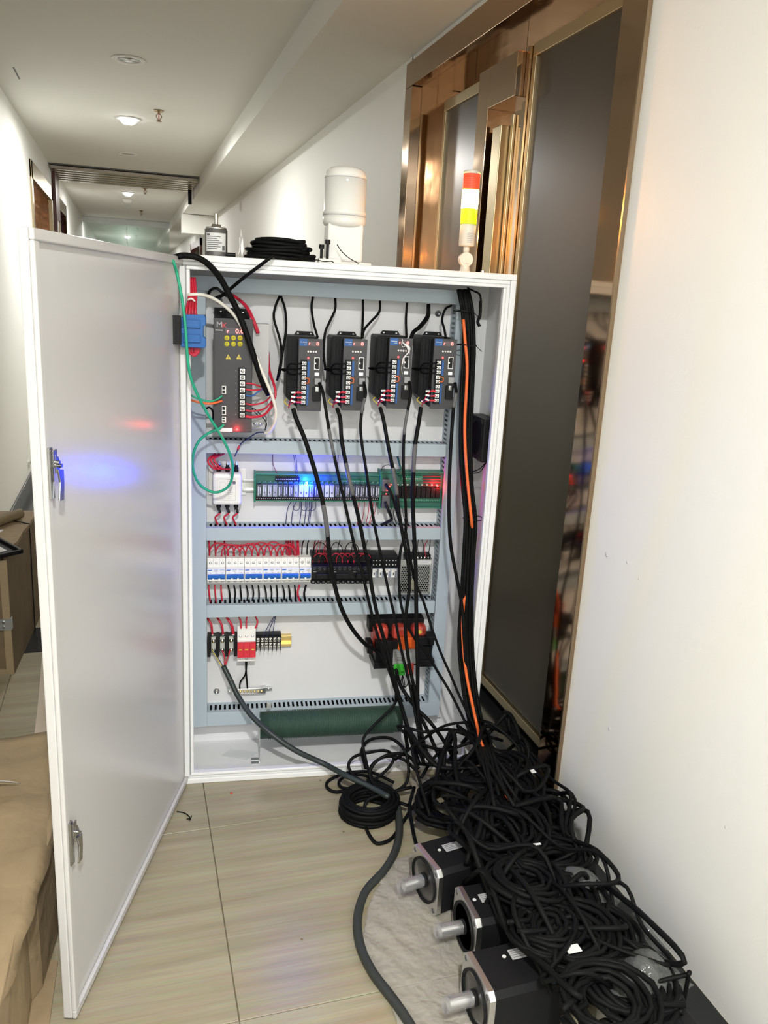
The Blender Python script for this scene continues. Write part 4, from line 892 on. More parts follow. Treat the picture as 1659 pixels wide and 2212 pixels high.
wire('thin black wire arching over the control board', [(822, 1030, .15), (826, 1010, .15), (838, 1004, .15), (852, 1010, .15), (856, 1024, .15)], .0008, CABLE, n=6)
wire('thick black data lead leaving the lower socket of the control board', [(832, 1084, .125), (838, 1100, .115), (846, 1120, .125), (838, 1127, .14), (824, 1134, .155)], .0045, BLK, 'data_cable', 'cable')
wire('black data lead leaving the upper socket of the control board', [(833, 1046, .125), (842, 1060, .11), (850, 1078, .11), (856, 1100, .12), (868, 1135, .15)], .0042, BLK, 'data_cable', 'cable')
g = 'thin wires between the control board and the duct'
for k in range(6): wire('thin dark wire between the control board and the duct', [(846+k*6, 1096, .155), (843+k*7, 1112, .15), (852+k*6, 1135, .165)], .0009, CABLE, group=g, n=6)
# bottom row wires
g = 'thick red leads feeding the large terminal block'
for px, py, qx in ((446, 1334, 459), (468, 1334, 482), (488, 1334, 503), (489, 1334, 505)): wire('thick red lead from the duct to the large terminal block', [(px, py-2, .165), (px+6+(qx-px)*.3, 1348, .155), (qx-1, 1362, .155), (qx, 1374, .16)], .0030, REDW, group=g, extra=[('cable_lug', .86, 1, .0034, GALV)])
g = 'red leads entering the surge arrester'
for px, mx_, qx in ((516, 521, 520), (533, 532, 532), (552, 556, 545)): wire({520: 'left', 532: 'middle', 545: 'right'}[qx]+' red lead entering the top of the surge arrester', [(px, 1332, .165), (mx_, 1346, .158), (qx, 1369, .152)], .0025, REDW, group=g)
g = 'thin blue wires above the small terminal strip'
for a, b_ in ((592, 567), (594, 576), (595, 588)): wire('thin blue wire slanting to the small terminal strip', [(a, 1332, .165), ((a+b_)/2, 1352, .16), (b_, 1378, .16)], .0011, BLUEW, group=g, n=6)
g = 'wires leaving the large terminal block downward'
for a, b_, m in ((459, 481, YELW), (460, 482, BLUEW), (480, 485, REDW), (497, 486, REDW)): wire({YELW: 'yellow and green wire', BLUEW: 'blue wire', REDW: 'red wire'}[m]+' running from the large terminal block into the thick cable', [(a, 1404, .155), ((a+b_)/2+(3 if m is REDW and a == 480 else 0), 1422, .15), (b_, 1441, .14)], .0021, m, group=g)
wire('thin black earth lead from the surge arrester to the right of the bar', [(531, 1430, .15), (532, 1455, .165), (535, 1490, .175)], .0024, CABLE)
wire('thin black earth lead splitting to the left of the bar', [(533, 1430, .152), (530, 1456, .165), (519, 1474, .172), (518, 1492, .175)], .0024, CABLE)
# supply cable sweeping out of the cabinet over the floor
wire('thick dark supply cable sweeping from the terminal block over the cabinet sill', [(482, 1438, .14), (497, 1468, .12), (515, 1505, .09), (545, 1548, .045), (590, 1588, .0), (640, 1622, -.02), fl_(700, 1650, .055), fl_(745, 1674, .06), fl_(800, 1700, .05), fl_(840, 1722, .05)], .0075, mat('dark_slate_cable', (.022, .032, .031), .45), 'supply_cable', 'cable')
# wires round the big drive
wire('white cable arching over the thick black one by the MK drive', [(405, 637, .0), (430, 636, .0), (455, 642, .02), (480, 657, .035), (505, 680, .04), (525, 712, .035), (545, 755, .03), (565, 800, .03), (585, 848, .035), (596, 885, .04), (594, 912, .05), (582, 932, .07), (572, 936, .08)], .0043, WHITEW, 'white_cable', 'cable')
wire('thick black cable curving from the cabinet top down across the MK drive', [fl_(377, 556, 1.378), (383, 554, -.02), (400, 552, -.03), (425, 556, -.03), (450, 571, -.02), (475, 600, 0), (497, 640, .015), (517, 680, .025), (537, 735, .025), (555, 790, .03), (567, 825, .04), (580, 852, .055)], .0072, CABLE, 'thick_cable', 'cable')
wire('bright green cable hanging over the door edge and looping below the MK drive', [fl_(364, 558, 1.378), (372, 560, -.055), (382, 590, -.06), (392, 640, -.065), (400, 700, -.07), (405, 770, -.068), (412, 815, -.06), (430, 860, -.04), (455, 905, -.01), (480, 945, .01), (498, 985, .03), (503, 1015, .05), (497, 1045, .07), (480, 1060, .08), (460, 1063, .08), (435, 1050, .07), (420, 1025, .06), (416, 990, .055), (428, 955, .05), (450, 936, .045), (472, 927, .045), (484, 917, .046)], .0035, GREENW, 'green_cable', 'cable')
wire('orange cable entering the signal sockets of the MK drive', [(411, 864, .03), (430, 869, .03), (455, 872, .035), (480, 866, .044)], .0027, ORW, 'orange_cable', 'cable')
wire('short green wire entering the signal socket of the MK drive', [(411, 853, .03), (430, 862, .03), (455, 867, .035), (470, 862, .04), (480, 855, .044)], .0023, GREENW, 'green_cable', 'cable')
g = 'dark red wires from the terminals of the MK drive'
for k, (py, ex, ey) in enumerate(((828, 576, 852), (841, 570, 840), (872, 590, 850), (886, 592, 862), (898, 590, 868), (900, 593, 872))):
    wire('dark red wire bowing from the MK drive terminals to the right', [(530, py, .045), (548, py+2, .045), (572, py-4 if k > 1 else (py+ey)/2, .06), (ex, ey, .08)], .0021, REDW, group=g)
wire('blue wire twisting from the MK drive terminals toward the thick cable', [(530, 854, .045), (545, 855, .045), (558, 846, .05), (570, 838, .055)], .0018, BLUEP)
g = 'dark red leads beside the MK drive'
for k in range(2): wire('dark red lead coming down behind the thick cable to the MK drive', [(478+k*4, 630, .165), (505+k*2, 640, .14), (530+k*3, 662, .12), (547+k*3, 695, .10), (556+k*3, 720, .10)], .0032, REDW, group=g)
g = 'dark red leads right of the bare side plate'
for k in range(2): wire('long dark red lead running down right of the bare side plate', [(577+k*3, 760, .15), (580+k*3, 800, .12), (592+k*2, 835, .09), (594+k, 858, .08), (584, 870, .075)], .0023, REDW, group=g)
g = 'thin wires at the foot of the MK drive'
wire('thin black wire looping at the foot of the bare plate', [(535, 880, .05), (552, 885, .06), (566, 900, .09), (576, 915, .09), (572, 930, .09)], .0012, CABLE, group=g)
wire('second thin black wire looping at the foot of the bare plate', [(540, 878, .05), (560, 900, .08), (568, 896, .09), (575, 903, .09), (573, 928, .09)], .0010, CABLE, group=g)
wire('thin blue wire ending in a red ferrule below the MK drive', [(573, 934, .09), (555, 935, .10), (535, 948, .11), (522, 957, .115), (515, 968, .118), (507, 986, .12)], .0016, BLUEW, extra=[('red_ferrule', .72, .86, .0028, REDP), ('bare_tip', .86, 1, .0008, SILV)])
wire('black wire tail left of the MK drive', [(444, 884, .12), (452, 880, .12), (460, 890, .12), (461, 915, .12), (468, 925, .10)], .0026, CABLE, 'wire')
wire('black cable running from the coil on the roof down into the cabinet top', [fl_(592, 556, 1.386), (585, 556, -.03), (560, 575, -.02), (530, 597, .0), (500, 622, .04), (480, 638, .07), (465, 644, .10)], .0042, CABLE, 'thin_cable', 'cable')
wire('flat black tie strap in the upper left cabinet corner', [(447, 640, .12), (456, 626, .11), (468, 623, .10), (478, 630, .10), (490, 640, .11)], .0035, BLK, 'strap', 'strap')
# supply leads falling from the top duct to the servo drives
g = 'black leads between the top duct and the servo drives'
for lb, pts in (('black lead looping from the duct to the left side of the first servo drive', [(604, 640, .16), (594, 665, .14), (592, 690, .13), (605, 735, .12), (608, 770, .11), (605, 800, .11), (598, 822, .115)]),
                ('second black lead from the duct to the first servo drive', [(607, 640, .16), (616, 670, .14), (618, 710, .12), (612, 750, .10), (606, 785, .10), (600, 815, .11)]),
                ('black lead from the duct to the top of the first servo drive', [(676, 641, .165), (673, 665, .15), (678, 700, .12), (686, 728, .08)]),
                ('black lead bowing between the first and second servo drives', [(724, 642, .16), (724, 668, .15), (712, 695, .13), (702, 720, .12), (699, 760, .12), (703, 800, .12)]),
                ('black lead dropping straight onto the second servo drive', [(784, 646, .16), (784, 680, .15), (782, 728, .08)]),
                ('black lead curving in from the right onto the second servo drive', [(821, 650, .16), (819, 674, .15), (800, 696, .13), (787, 712, .10), (783, 730, .08)]),
                ('black lead dropping straight onto the third servo drive', [(879, 654, .16), (877, 690, .15), (878, 728, .08)]),
                ('black lead curving in from the right onto the third servo drive', [(924, 657, .16), (922, 682, .15), (905, 705, .13), (892, 716, .11), (886, 730, .08)]),
                ('second black lead curving in onto the third servo drive', [(927, 657, .16), (926, 684, .15), (909, 707, .13), (896, 717, .11), (889, 731, .08)]),
                ('black lead curving down onto the fourth servo drive', [(975, 660, .16), (962, 668, .15), (955, 690, .14), (960, 712, .11), (963, 730, .08)])):
    wire(lb, pts, .0032, CABLE, group=g)
# heavy cables hanging from the drives out over the sill
g = 'long black cables hanging from the servo drives'
H = [('black motor cable from the first servo drive, sweeping onto the transformer', [(633, 882, .055), (640, 905, .05), (657, 945, .03), (672, 990, .02), (685, 1035, .015), (698, 1090, .01), (706, 1140, .01), (712, 1200, .01), (722, 1260, .01), (738, 1315, .01), (762, 1360, .03), (790, 1392, .06), (815, 1408, .08), (838, 1440, .05), (855, 1490, .02), (868, 1530, -.01), (885, 1590, -.04), fl_(905, 1650, .09)], .0058, (.30, .38)),
     ('black encoder cable from the first servo drive', [(690, 828, .045), (697, 845, .02), (703, 880, .01), (712, 935, .01), (722, 985, 0), (735, 1045, -.005), (750, 1110, -.01), (766, 1180, -.01), (783, 1240, -.01), (797, 1300, -.01), (812, 1360, -.01), (835, 1430, -.01), (858, 1500, -.02), (880, 1570, -.04), fl_(912, 1640, .11)], .0042, (.2, .3)),
     ('black motor cable from the second servo drive', [(728, 882, .055), (735, 905, .04), (738, 950, .02), (747, 1000, .01), (760, 1060, 0), (775, 1120, 0), (787, 1180, 0), (797, 1225, 0), (805, 1280, -.01), (818, 1340, -.01), (835, 1400, -.01), (850, 1460, -.02), (872, 1540, -.03), fl_(900, 1630, .10)], .0052, (.24, .33)),
     ('black encoder cable from the second servo drive', [(786, 826, .045), (790, 850, .02), (783, 880, .02), (779, 920, .01), (782, 960, .01), (790, 1010, 0), (800, 1080, 0), (812, 1150, 0), (826, 1215, 0), (840, 1280, -.01), (852, 1330, -.01), (866, 1400, -.02), (885, 1480, -.03), (900, 1560, -.05), fl_(915, 1640, .10)], .0038, (.1, .18)),
     ('black motor cable from the third servo drive', [(821, 880, .055), (828, 905, .04), (838, 960, .02), (848, 1010, .01), (855, 1050, .01), (862, 1110, 0), (872, 1165, 0), (882, 1220, 0), (884, 1270, -.005), (878, 1320, -.01), (876, 1370, -.01), (885, 1440, -.02), (900, 1510, -.03), (912, 1590, -.05), fl_(930, 1650, .10)], .0050, (.22, .32)),
     ('black encoder cable from the third servo drive', [(884, 825, .045), (887, 850, .02), (882, 880, .015), (875, 920, .01), (872, 960, .01), (872, 1020, 0), (876, 1090, 0), (876, 1150, 0), (865, 1190, 0), (862, 1240, 0), (864, 1290, -.005), (874, 1335, -.01), (893, 1375, -.01), (920, 1410, -.01), (945, 1450, -.01), (975, 1500, -.03), (1010, 1570, -.05), fl_(1045, 1640, .10)], .0038, (.13, .22)),
     ('black motor cable from the fourth servo drive', [(909, 880, .055), (905, 910, .04), (897, 960, .02), (893, 1020, .01), (892, 1090, .005), (895, 1160, 0), (898, 1230, 0), (899, 1300, -.005), (900, 1370, -.01), (902, 1440, -.02), (902, 1510, -.03), (905, 1580, -.05), fl_(915, 1650, .10)], .0056, (.17, .27)),
     ('black encoder cable from the fourth servo drive', [(983, 828, .045), (985, 850, .02), (980, 880, .015), (976, 930, .01), (972, 1000, 0), (970, 1060, -.005), (970, 1120, -.01), (974, 1180, -.01), (985, 1240, -.015), (998, 1310, -.02), (1003, 1380, -.03), (1008, 1460, -.04), (1020, 1540, -.06), fl_(1050, 1620, .12)], .0046, (.08, .17)),
     ('black cable crossing from the control board to the cable bundle', [(875, 1140, .04), (884, 1190, .02), (895, 1250, .01), (915, 1300, 0), (932, 1355, -.005), (952, 1410, -.01), (972, 1455, -.02), (1000, 1520, -.04), fl_(1040, 1600, .14)], .0036, None),
     ('black cable dropping from the transformer past the right end of the resistor', [(855, 1445, .03), (865, 1480, .02), (895, 1525, -.01), (925, 1555, -.03), (955, 1595, -.05), (975, 1630, -.06), fl_(980, 1660, .08)], .0052, None),
     ('black cable falling behind the others to the sill', [(890, 1480, .0), (900, 1530, -.01), (922, 1575, -.03), (940, 1615, -.05), fl_(955, 1650, .09)], .0052, None),
     ('black cable hanging left off the transformer down over the resistor', [(856, 1490, .03), (853, 1520, .02), (830, 1545, .01), (800, 1575, -.01), (784, 1600, -.02), (790, 1640, -.05), fl_(800, 1680, .06)], .0042, None)]
for lb, pts, r, sl in H: wire(lb, pts, r, CABLE, 'hanging_cable', 'cable', g, k=6, extra=[('marker_sleeve', sl[0], sl[1], r*1.12, POLY)] if sl else None)
# thick bundle on the right with orange strands
g = 'black strands of the thick cable bundle on the right'
random.seed(11)
B_ = [(1000, 625, .10), (1010, 680, .09), (1012, 760, .08), (1008, 850, .07), (1005, 950, .06), (1008, 1040, .05), (1015, 1120, .04), (1012, 1200, .03), (1008, 1290, .02), (1005, 1380, .01), (1010, 1460, -.01), (1022, 1540, -.04), (1040, 1600, -.07)]
for k in range(12):
    ox, od = -13+(k % 6)*5.4+random.uniform(-1, 1), (k//6)*.014-.01
    pts = [(p[0]+ox*(.8 if i < 9 else 1.05)+random.uniform(-1.4, 1.4), p[1]+random.uniform(-6, 6)*(i > 0), p[2]+od+random.uniform(-.003, .003)) for i, p in enumerate(B_)]
    end = Z(1055+k*7, 1690+((k*29) % 60), .13+.03*(k % 3)); pts.append(('w', w2c(Z(1050+ox*1.2, 1635, .22)))); pts.append(('w', w2c(end)))
    wire('black cable in the thick bundle hanging at the right inside the cabinet', pts, .0045, CABLE, 'bundle_cable', 'cable', g, k=4, n=7)
wire('orange cable showing in the upper part of the black bundle', [(1001, 690, .075), (1005, 740, .06), (1009, 790, .05), (1007, 850, .045), (1004, 910, .04), (1005, 970, .035), (1010, 1040, .025), (1018, 1120, .015), (1020, 1150, .04)], .0042, ORW, 'orange_cable', 'cable')
wire('orange cable showing in the lower part of the black bundle', [(1006, 1270, .03), (1002, 1300, -.0), (999, 1345, -.015), (1001, 1400, -.025), (1008, 1460, -.045), (1020, 1520, -.065), (1030, 1565, -.085), fl_(1038, 1600, .19), fl_(1060, 1650, .17), fl_(1090, 1712, .15), fl_(1120, 1750, .14)], .0042, ORW, 'orange_cable', 'cable')
g = 'black cable ties round the cable bundle'
for px, py, d in ((1002, 672, .07), (1008, 745, .055), (1022, 1120, .02)):
    u, _, z = c(px, py, d+.015); m_ = MB(); m_.tube([(u+.027*math.cos(a), d+.018+.022*math.sin(a), z+.002*math.sin(a*2)) for a in [i*PI/7 for i in range(15)]], .0014, 5, 2); m_.cyl((u+.02, d, z), (u+.034, d-.012, z-.014), .0009, 5)
    single('cable_tie', m_, {672: 'black cable tie at the top of the bundle near the duct end', 745: 'black cable tie with long tail beside the fourth servo drive', 1120: 'black cable tie halfway down the bundle'}[py], 'cable tie', BLK, 'c', group=g)
m_ = MB(); m_.tube([c(1010, 622, .10), c(1022, 628, .08), c(1036, 636, .06), c(1039, 660, .05), c(1034, 690, .05)], .0026, 6); m_.tube([c(1038, 650, .055), c(1037, 680, .05), c(1032, 695, .05), c(1036, 705, .05)], .004, 6)
single('loose_lead', m_, 'loose black lead end curling at the upper right cabinet corner', 'wire', CABLE, 'c')
m_ = MB()
for k in range(3): m_.tube([c(870, 1458, .12), c(866+k*4, 1475, .12), c(875, 1485, .12), c(882, 1472, .12), c(876, 1458, .12)], .0012, 6)
single('wire_loop', m_, 'small loop of thin black wire under the green plug', 'wire', CABLE, 'c')

# ------------------------------------------------------------------ things on the cabinet roof
RZ = BH
t = Thing('rotary_encoder', 'dark grey cylindrical encoder with steel shaft and white label on the cabinet roof', 'encoder', (.092, .05, RZ), 'c')
x, y = .0922, .05
m_ = MB(); m_.lathe((x, y, RZ), [(.0262, 0), (.0265, .001), (.0265, .060), (.025, .0615)], 36); t.part('housing', m_, mat('encoder_grey', (.17, .17, .165), .3, .6))
m_ = MB(); m_.lathe((x, y, RZ+.0615), [(.025, 0), (.024, .004), (.012, .0045), (.011, .011), (.006, .0115)], 28); t.part('flange', m_, ALU)
m_ = MB(); m_.cyl((x, y, RZ+.07), (x, y, RZ+.096), .0045, 14); t.part('shaft', m_, CHROME)
def wrap(mb, x, y, r, a0, a1, z0, z1, n=14):
    vs = []; 
    for i in range(n+1):
        a = a0+(a1-a0)*i/n
        for rr in (r, r+.0004):
            for z in (z0, z1): vs.append((x+rr*math.cos(a), y+rr*math.sin(a), z))
    fs = []
    for i in range(n):
        o = i*4; fs += [(o+2, o+6, o+7, o+3), (o, o+1, o+5, o+4), (o+1, o+3, o+7, o+5), (o, o+4, o+6, o+2)]
    return mb.add(vs, fs, False)
m_ = MB(); wrap(m_, x, y, .0266, -PI/2-.95, -PI/2+.95, RZ+.011, RZ+.052); lb = t.part('label', m_, LBL)
m_ = MB()
for k in range(7): wrap(m_, x, y, .0271, -PI/2-.8, -PI/2+(.1+.1*(k*3 % 5)), RZ+.016+k*.0045, RZ+.0176+k*.0045, 6)
wrap(m_, x, y, .0271, -PI/2-.85, -PI/2-.55, RZ+.046, RZ+.050, 4); wrap(m_, x, y, .0271, -PI/2+.55, -PI/2+.8, RZ+.014, RZ+.024, 4); t.part('label_text', m_, INK, parent=lb)
m_ = MB(); m_.cyl((x+.02, y-.01, RZ+.006), (x+.045, y-.012, RZ+.006), .005, 10); t.part('cable_gland', m_, BLK)
# small bent white bracket
m_ = MB(); m_.prism([(.142, RZ), (.146, RZ+.02), (.146, RZ+.045), (.150, RZ+.05), (.154, RZ+.044), (.156, RZ+.018), (.152, RZ), (.149, RZ+.018), (.149, RZ+.042), (.148, RZ+.018)], 'y', .03, .045)
single('bent_bracket', m_, 'small bent white bracket between the encoder and the coiled cable', 'bracket', WHT, 'c', bevel=.0005)
# coiled black cable on the roof
def coil(label, cx, cy, cz_, R, r, turns, layers=3, jit=.004, frame=None, group=None, tilt=0, tdir=0, tail=None, sq=1., m=CABLE, seed=1, seg=26, name='cable_coil', ns=7, taper=0):
    rnd = random.Random(seed); pts = []; n_ = int(turns*seg); ph = rnd.uniform(0, 6)
    for i in range(n_+1):
        a = ph+2*PI*i/seg; k = i/seg
        q = (k*1.0) % layers; lay = int(k//layers)
        rr = R-(q*2*r*.9)-taper*lay+jit*math.sin(k*2.3+a*.5)+rnd.uniform(-jit, jit)*.25
        z = r+lay*2*r*.9+abs(jit*.5*math.sin(a*1.3+k))
        x_, y_ = rr*math.cos(a), rr*sq*math.sin(a)
        z += tilt*(x_*math.cos(tdir)+y_*math.sin(tdir)+R)
        pts.append((cx+x_, cy+y_, cz_+z))
    if tail: pts += tail
    mb = MB(); mb.tube(pts, r, ns, raw=True)
    return single(name, mb, label, 'cable coil', m, frame, (cx, cy, cz_), group)
coil('coil of thin black cable lying on the cabinet roof', .242, .085, RZ, .088, .0046, 17, 3, .006, 'c', seed=2, sq=.62, seg=30, taper=.0055)
# white rotating-base housing
t = Thing('white_gear_housing', 'white domed cylinder housing on a square white column with flange on the cabinet roof', 'housing', (.405, .11, RZ), 'c')
x, y = .403, .115
m_ = MB(); m_.box(x-.06, x+.066, y-.05, y+.05, RZ, RZ+.008); m_.box(x-.066, x-.01, y-.055, y-.02, RZ, RZ+.014); t.part('base_flange', m_, WHT, .003)
m_ = MB(); m_.box(x-.044, x+.045, y-.034, y+.045, RZ+.008, RZ+.098); t.part('column', m_, WHT, .006)
m_ = MB(); m_.lathe((x, y, RZ+.076), [(.02, .012), (.036, .014), (.048, .017), (.0525, .022), (.0535, .026), (.0535, .040)], 44); t.part('lower_ring', m_, WHT)
m_ = MB(); m_.lathe((x, y, RZ+.117), [(.0535, 0), (.0535, .010), (.0515, .013), (.0515, .086)], 44); t.part('barrel', m_, WHT)
m_ = MB(); m_.lathe((x, y, RZ+.2035), [(.0515, 0), (.0505, .008), (.046, .018), (.037, .024), (.02, .026), (0, .0265)], 44); t.part('domed_cap', m_, WHT)
for z in (RZ+.1163, RZ+.2032): m_ = MB(); m_.lathe((x, y, z), [(.0515, 0), (.0537 if z < RZ+.15 else .0518, 0), (.0537 if z < RZ+.15 else .0518, .0008), (.0515, .0008)], 44); t.part('seam', m_, GREYINK)
for a_, z in ((-PI/2-.05, RZ+.195), (-PI/2-.05, RZ+.126)): m_ = MB(); m_.cyl((x+.0512*math.cos(a_), y+.0512*math.sin(a_), z), (x+.0545*math.cos(a_), y+.0545*math.sin(a_), z), .0026, 10); t.part('grub_screw', m_, GALV)
for px, h_ in ((694, .020), (707, .032)):
    q = MB(); xx = c(px, 555, .06)[0]; q.cyl((xx, .06, RZ+.012), (xx, .06, RZ+.014+h_), .0035, 10); q.cyl((xx, .06, RZ+.014+h_), (xx, .06, RZ+.024+h_), .0065, 14)
    single('socket_bolt', q, 'black socket head bolt standing in the flange of the white housing, the %s one' % ('shorter' if px < 700 else 'taller'), 'bolt', BLK, 'c', group='black bolts on the roof')
m_ = MB(); m_.tube([c(728, 528, .05), c(738, 543, .045), c(755, 558, .04), c(775, 569, .03)], .0011, 5); single('wire_end', m_, 'thin dark wire leaning on the white housing', 'wire', CABLE, 'c')
m_ = MB(); m_.tube([(.31, .03, RZ+.001), (.325, .02, RZ+.006), (.345, .015, RZ+.003), (.362, .02, RZ+.005), (.37, .03, RZ+.002)], .0012, 5); single('wire_end', m_, 'thin black wire bits on the roof left of the white housing', 'wire', CABLE, 'c')
m_ = MB(); m_.box(.57, .625, .03, .07, RZ, RZ+.0012); single('paper_strip', m_, 'pale reddish strip lying on the roof left of the stack light', 'strip', mat('pale_red_paper', (.72, .45, .38), .7), 'c')
# stack light
SX, SY = .7185, .10
t = Thing('stack_light', 'signal tower light with red, lit amber and green segments on the cabinet roof', 'signal light', (SX, SY, RZ), 'c')
m_ = MB(); m_.lathe((SX, SY, RZ), [(.016, 0), (.016, .003), (.013, .006), (.011, .018), (.012, .024)], 24); t.part('foot', m_, CREAM)
m_ = MB(); m_.cyl((SX, SY-.009, RZ+.033), (SX, SY+.009, RZ+.033), .0175, 28); m_.cyl((SX, SY-.0105, RZ+.033), (SX, SY-.009, RZ+.033), .012, 24); m_.cyl((SX, SY-.0115, RZ+.033), (SX, SY-.0105, RZ+.033), .005, 16); t.part('swivel_joint', m_, CREAM, .001)
m_ = MB(); m_.lathe((SX, SY, RZ+.048), [(.008, 0), (.008, .022)], 16); t.part('neck', m_, CREAM)
m_ = MB(); m_.lathe((SX, SY, RZ+.066), [(.019, 0), (.0205, .002), (.0205, .050), (.0195, .052)], 32); t.part('base', m_, CREAM)
m_ = MB()
for k in range(6): wrap(m_, SX, SY, .0206, -PI/2-.3, -PI/2+.35+.05*(k % 3), RZ+.074+k*.0042, RZ+.0752+k*.0042, 5)
t.part('printed_text', m_, GREYINK)
def ribbed(z0, z1, n_=9):
    p = []; dz = (z1-z0)/n_
    for k in range(n_): p += [(.0205, z0+k*dz), (.0212, z0+(k+.35)*dz), (.0212, z0+(k+.65)*dz), (.0205, z0+(k+1)*dz)]
    return p
for nm, a, b_, mm, lb in (('lens', .119, .155, LENSG, 'yellow green segment'), ('lens', .156, .200, LENSA, 'brightly lit amber segment'), ('lens', .201, .237, LENSR, 'red segment')):
    m_ = MB(); m_.lathe((SX, SY, RZ), ribbed(a, b_), 32); t.part(nm, m_, mm, label=lb)
m_ = MB(); m_.lathe((SX, SY, RZ+.2375), [(.0208, 0), (.0208, .005), (.019, .0075), (0, .008)], 32); t.part('cap', m_, CREAM)
for dx, pw_ in ((-.035, .6), (.035, 2.3)): point_light('amber_lamp', CABM @ Vector((SX+dx, SY+.01, RZ+.178)), pw_, (1, .42, .08), .015)
m_ = MB(); m_.cyl((SX+.03, .04, RZ), (SX+.03, .04, RZ+.006), .006, 8); single('nut', m_, 'small steel nut on the roof right of the stack light', 'nut', SILV, 'c')

# ------------------------------------------------------------------ floor in front of the cabinet: coils, motors, film
coil('neat black cable coil lying on the tiles left of the tangled heap', .572, 1.758, 0, .078, .0052, 15, 3, .003, seed=4, sq=.9, seg=30, ns=8)
def loops(label, seed, R, n_, C0, r=.0042, sq=.8, zz=.05, name='cable_loop'):
    rnd = random.Random(seed); pts = []
    for k in range(n_):
        cx, cy, cz0 = C0[k % len(C0)]; a0 = rnd.uniform(0, 6); RR = R*rnd.uniform(.75, 1.15); s_ = rnd.uniform(.6, 1)
        for i in range(9): a = a0+i*2*PI/9; pts.append((cx+RR*math.cos(a), cy+RR*sq*s_*math.sin(a), max(.006, cz0+zz*math.sin(a*1+k)*s_)))
    mb = MB(); mb.tube(pts, r, 7, 4); return single(name, mb, label, 'cable', CABLE, None, None, 'loose black cable loops in front of the sill')
def pl(label, pts, r, m=CABLE, name='cable', group=None, extra=None):
    mb = MB(); mb.tube(pts, r, 8, 6); o = single(name, mb, label, 'cable', m, None, pts[0], group)
    return o
LG = 'loose black cable loops in front of the sill'
def zz(*P): return [Z(px, py, z) for px, py, z in P]
pl('slack black cable looping high over the sill left of the heap', zz((790, 1660, .05), (782, 1620, .08), (800, 1598, .11), (840, 1594, .13), (870, 1615, .13), (882, 1650, .10), (878, 1690, .06), (850, 1710, .03), (815, 1700, .03), (800, 1660, .06), (830, 1635, .09), (870, 1640, .09), (905, 1670, .07)), .0045, group=LG)
pl('black cable loop lying flattest and farthest left on the tiles', zz((850, 1690, .03), (800, 1668, .03), (750, 1670, .02), (712, 1685, .01), (706, 1700, .006), (725, 1711, .006), (760, 1706, .01), (800, 1712, .03), (850, 1722, .03)), .0045, group=LG)
pl('second black cable loop just inside the farthest left one', zz((840, 1700, .04), (790, 1676, .03), (750, 1676, .02), (732, 1690, .012), (745, 1703, .012), (790, 1695, .03), (830, 1668, .05), (850, 1640, .08), (835, 1622, .09), (800, 1625, .09), (765, 1635, .07), (753, 1655, .05), (770, 1680, .03), (810, 1700, .03)), .0042, group=LG)
pl('black cable loop standing over the neat coil', zz((905, 1660, .08), (880, 1632, .10), (840, 1630, .11), (808, 1650, .09), (800, 1680, .06), (835, 1720, .04), (880, 1740, .04)), .0045, group=LG)
pl('black cable loop rising in the right corner of the sill', zz((910, 1680, .08), (935, 1640, .10), (965, 1613, .12), (978, 1622, .12), (970, 1640, .11), (940, 1652, .10), (905, 1650, .09)), .0045, group=LG)
pl('black cable hanging in a narrow loop below the neat coil', zz((890, 1700, .05), (830, 1715, .04), (795, 1728, .03), (787, 1750, .014), (790, 1785, .006), (803, 1812, .006), (818, 1822, .006), (845, 1812, .006), (868, 1780, .008), (890, 1745, .02), (905, 1725, .04)), .0045, group=LG)
pl('thin black cable dropping between the neat coil and the first motor', zz((895, 1700, .05), (885, 1740, .03), (890, 1780, .012), (897, 1815, .01), (903, 1830, .01)), .0045, group=LG)
pl('thick dark sleeved cable snaking from the heap to the bottom edge of the photo', zz((840, 1700, .04), (858, 1740, .02), (863, 1790, .011), (855, 1835, .011), (830, 1880, .011), (790, 1925, .011), (773, 1980, .011), (778, 2040, .011), (805, 2100, .011), (850, 2160, .011), (885, 2212, .011), (930, 2290, .011)), .0098, mat('sleeve_cable', (.028, .032, .030), .55), 'sleeved_cable')
pl('black cable bowing out over the white wall at the right', zz((1130, 1730, .10), (1160, 1709, .12), (1195, 1708, .13), (1222, 1725, .12), (1232, 1755, .09), (1228, 1775, .06), (1212, 1795, .03), (1190, 1810, .02)), .0055, group='long cables of the heap')
random.seed(21)
HG = 'coils of black cable in the heap'
heap = [(.83, 1.72, 0, .135), (.95, 1.60, 0, .10), (.91, 1.42, 0, .11), (.78, 1.66, .05, .12), (.88, 1.52, .05, .11), (.91, 1.24, 0, .085), (.90, 1.06, 0, .09),
        (.84, 1.58, .10, .12), (.83, 1.34, .09, .11), (.78, 1.42, .13, .10), (.80, 1.20, .125, .10), (.84, 1.12, .09, .095), (.78, 1.10, .135, .085), (.87, 1.32, .12, .08), (.86, 1.68, .10, .10), (.75, 1.24, .14, .08), (.83, .99, .12, .09), (.90, .93, .0, .08), (.76, .95, .13, .09), (.85, .84, .05, .10), (.74, 1.13, .14, .07)]
for k, (x, y, z, R) in enumerate(heap):
    coil('black cable coil tangled into the big heap between the cabinet and the motors', x, y, z+.002, R, .0055, 9 if k < 7 else 8, 4, .012, group=HG, tilt=random.uniform(0, .25), tdir=random.uniform(0, 6), seed=30+k, sq=random.uniform(.75, 1), seg=20, ns=6)
HG2 = 'loose black strands over the heap'
rnd = random.Random(9)
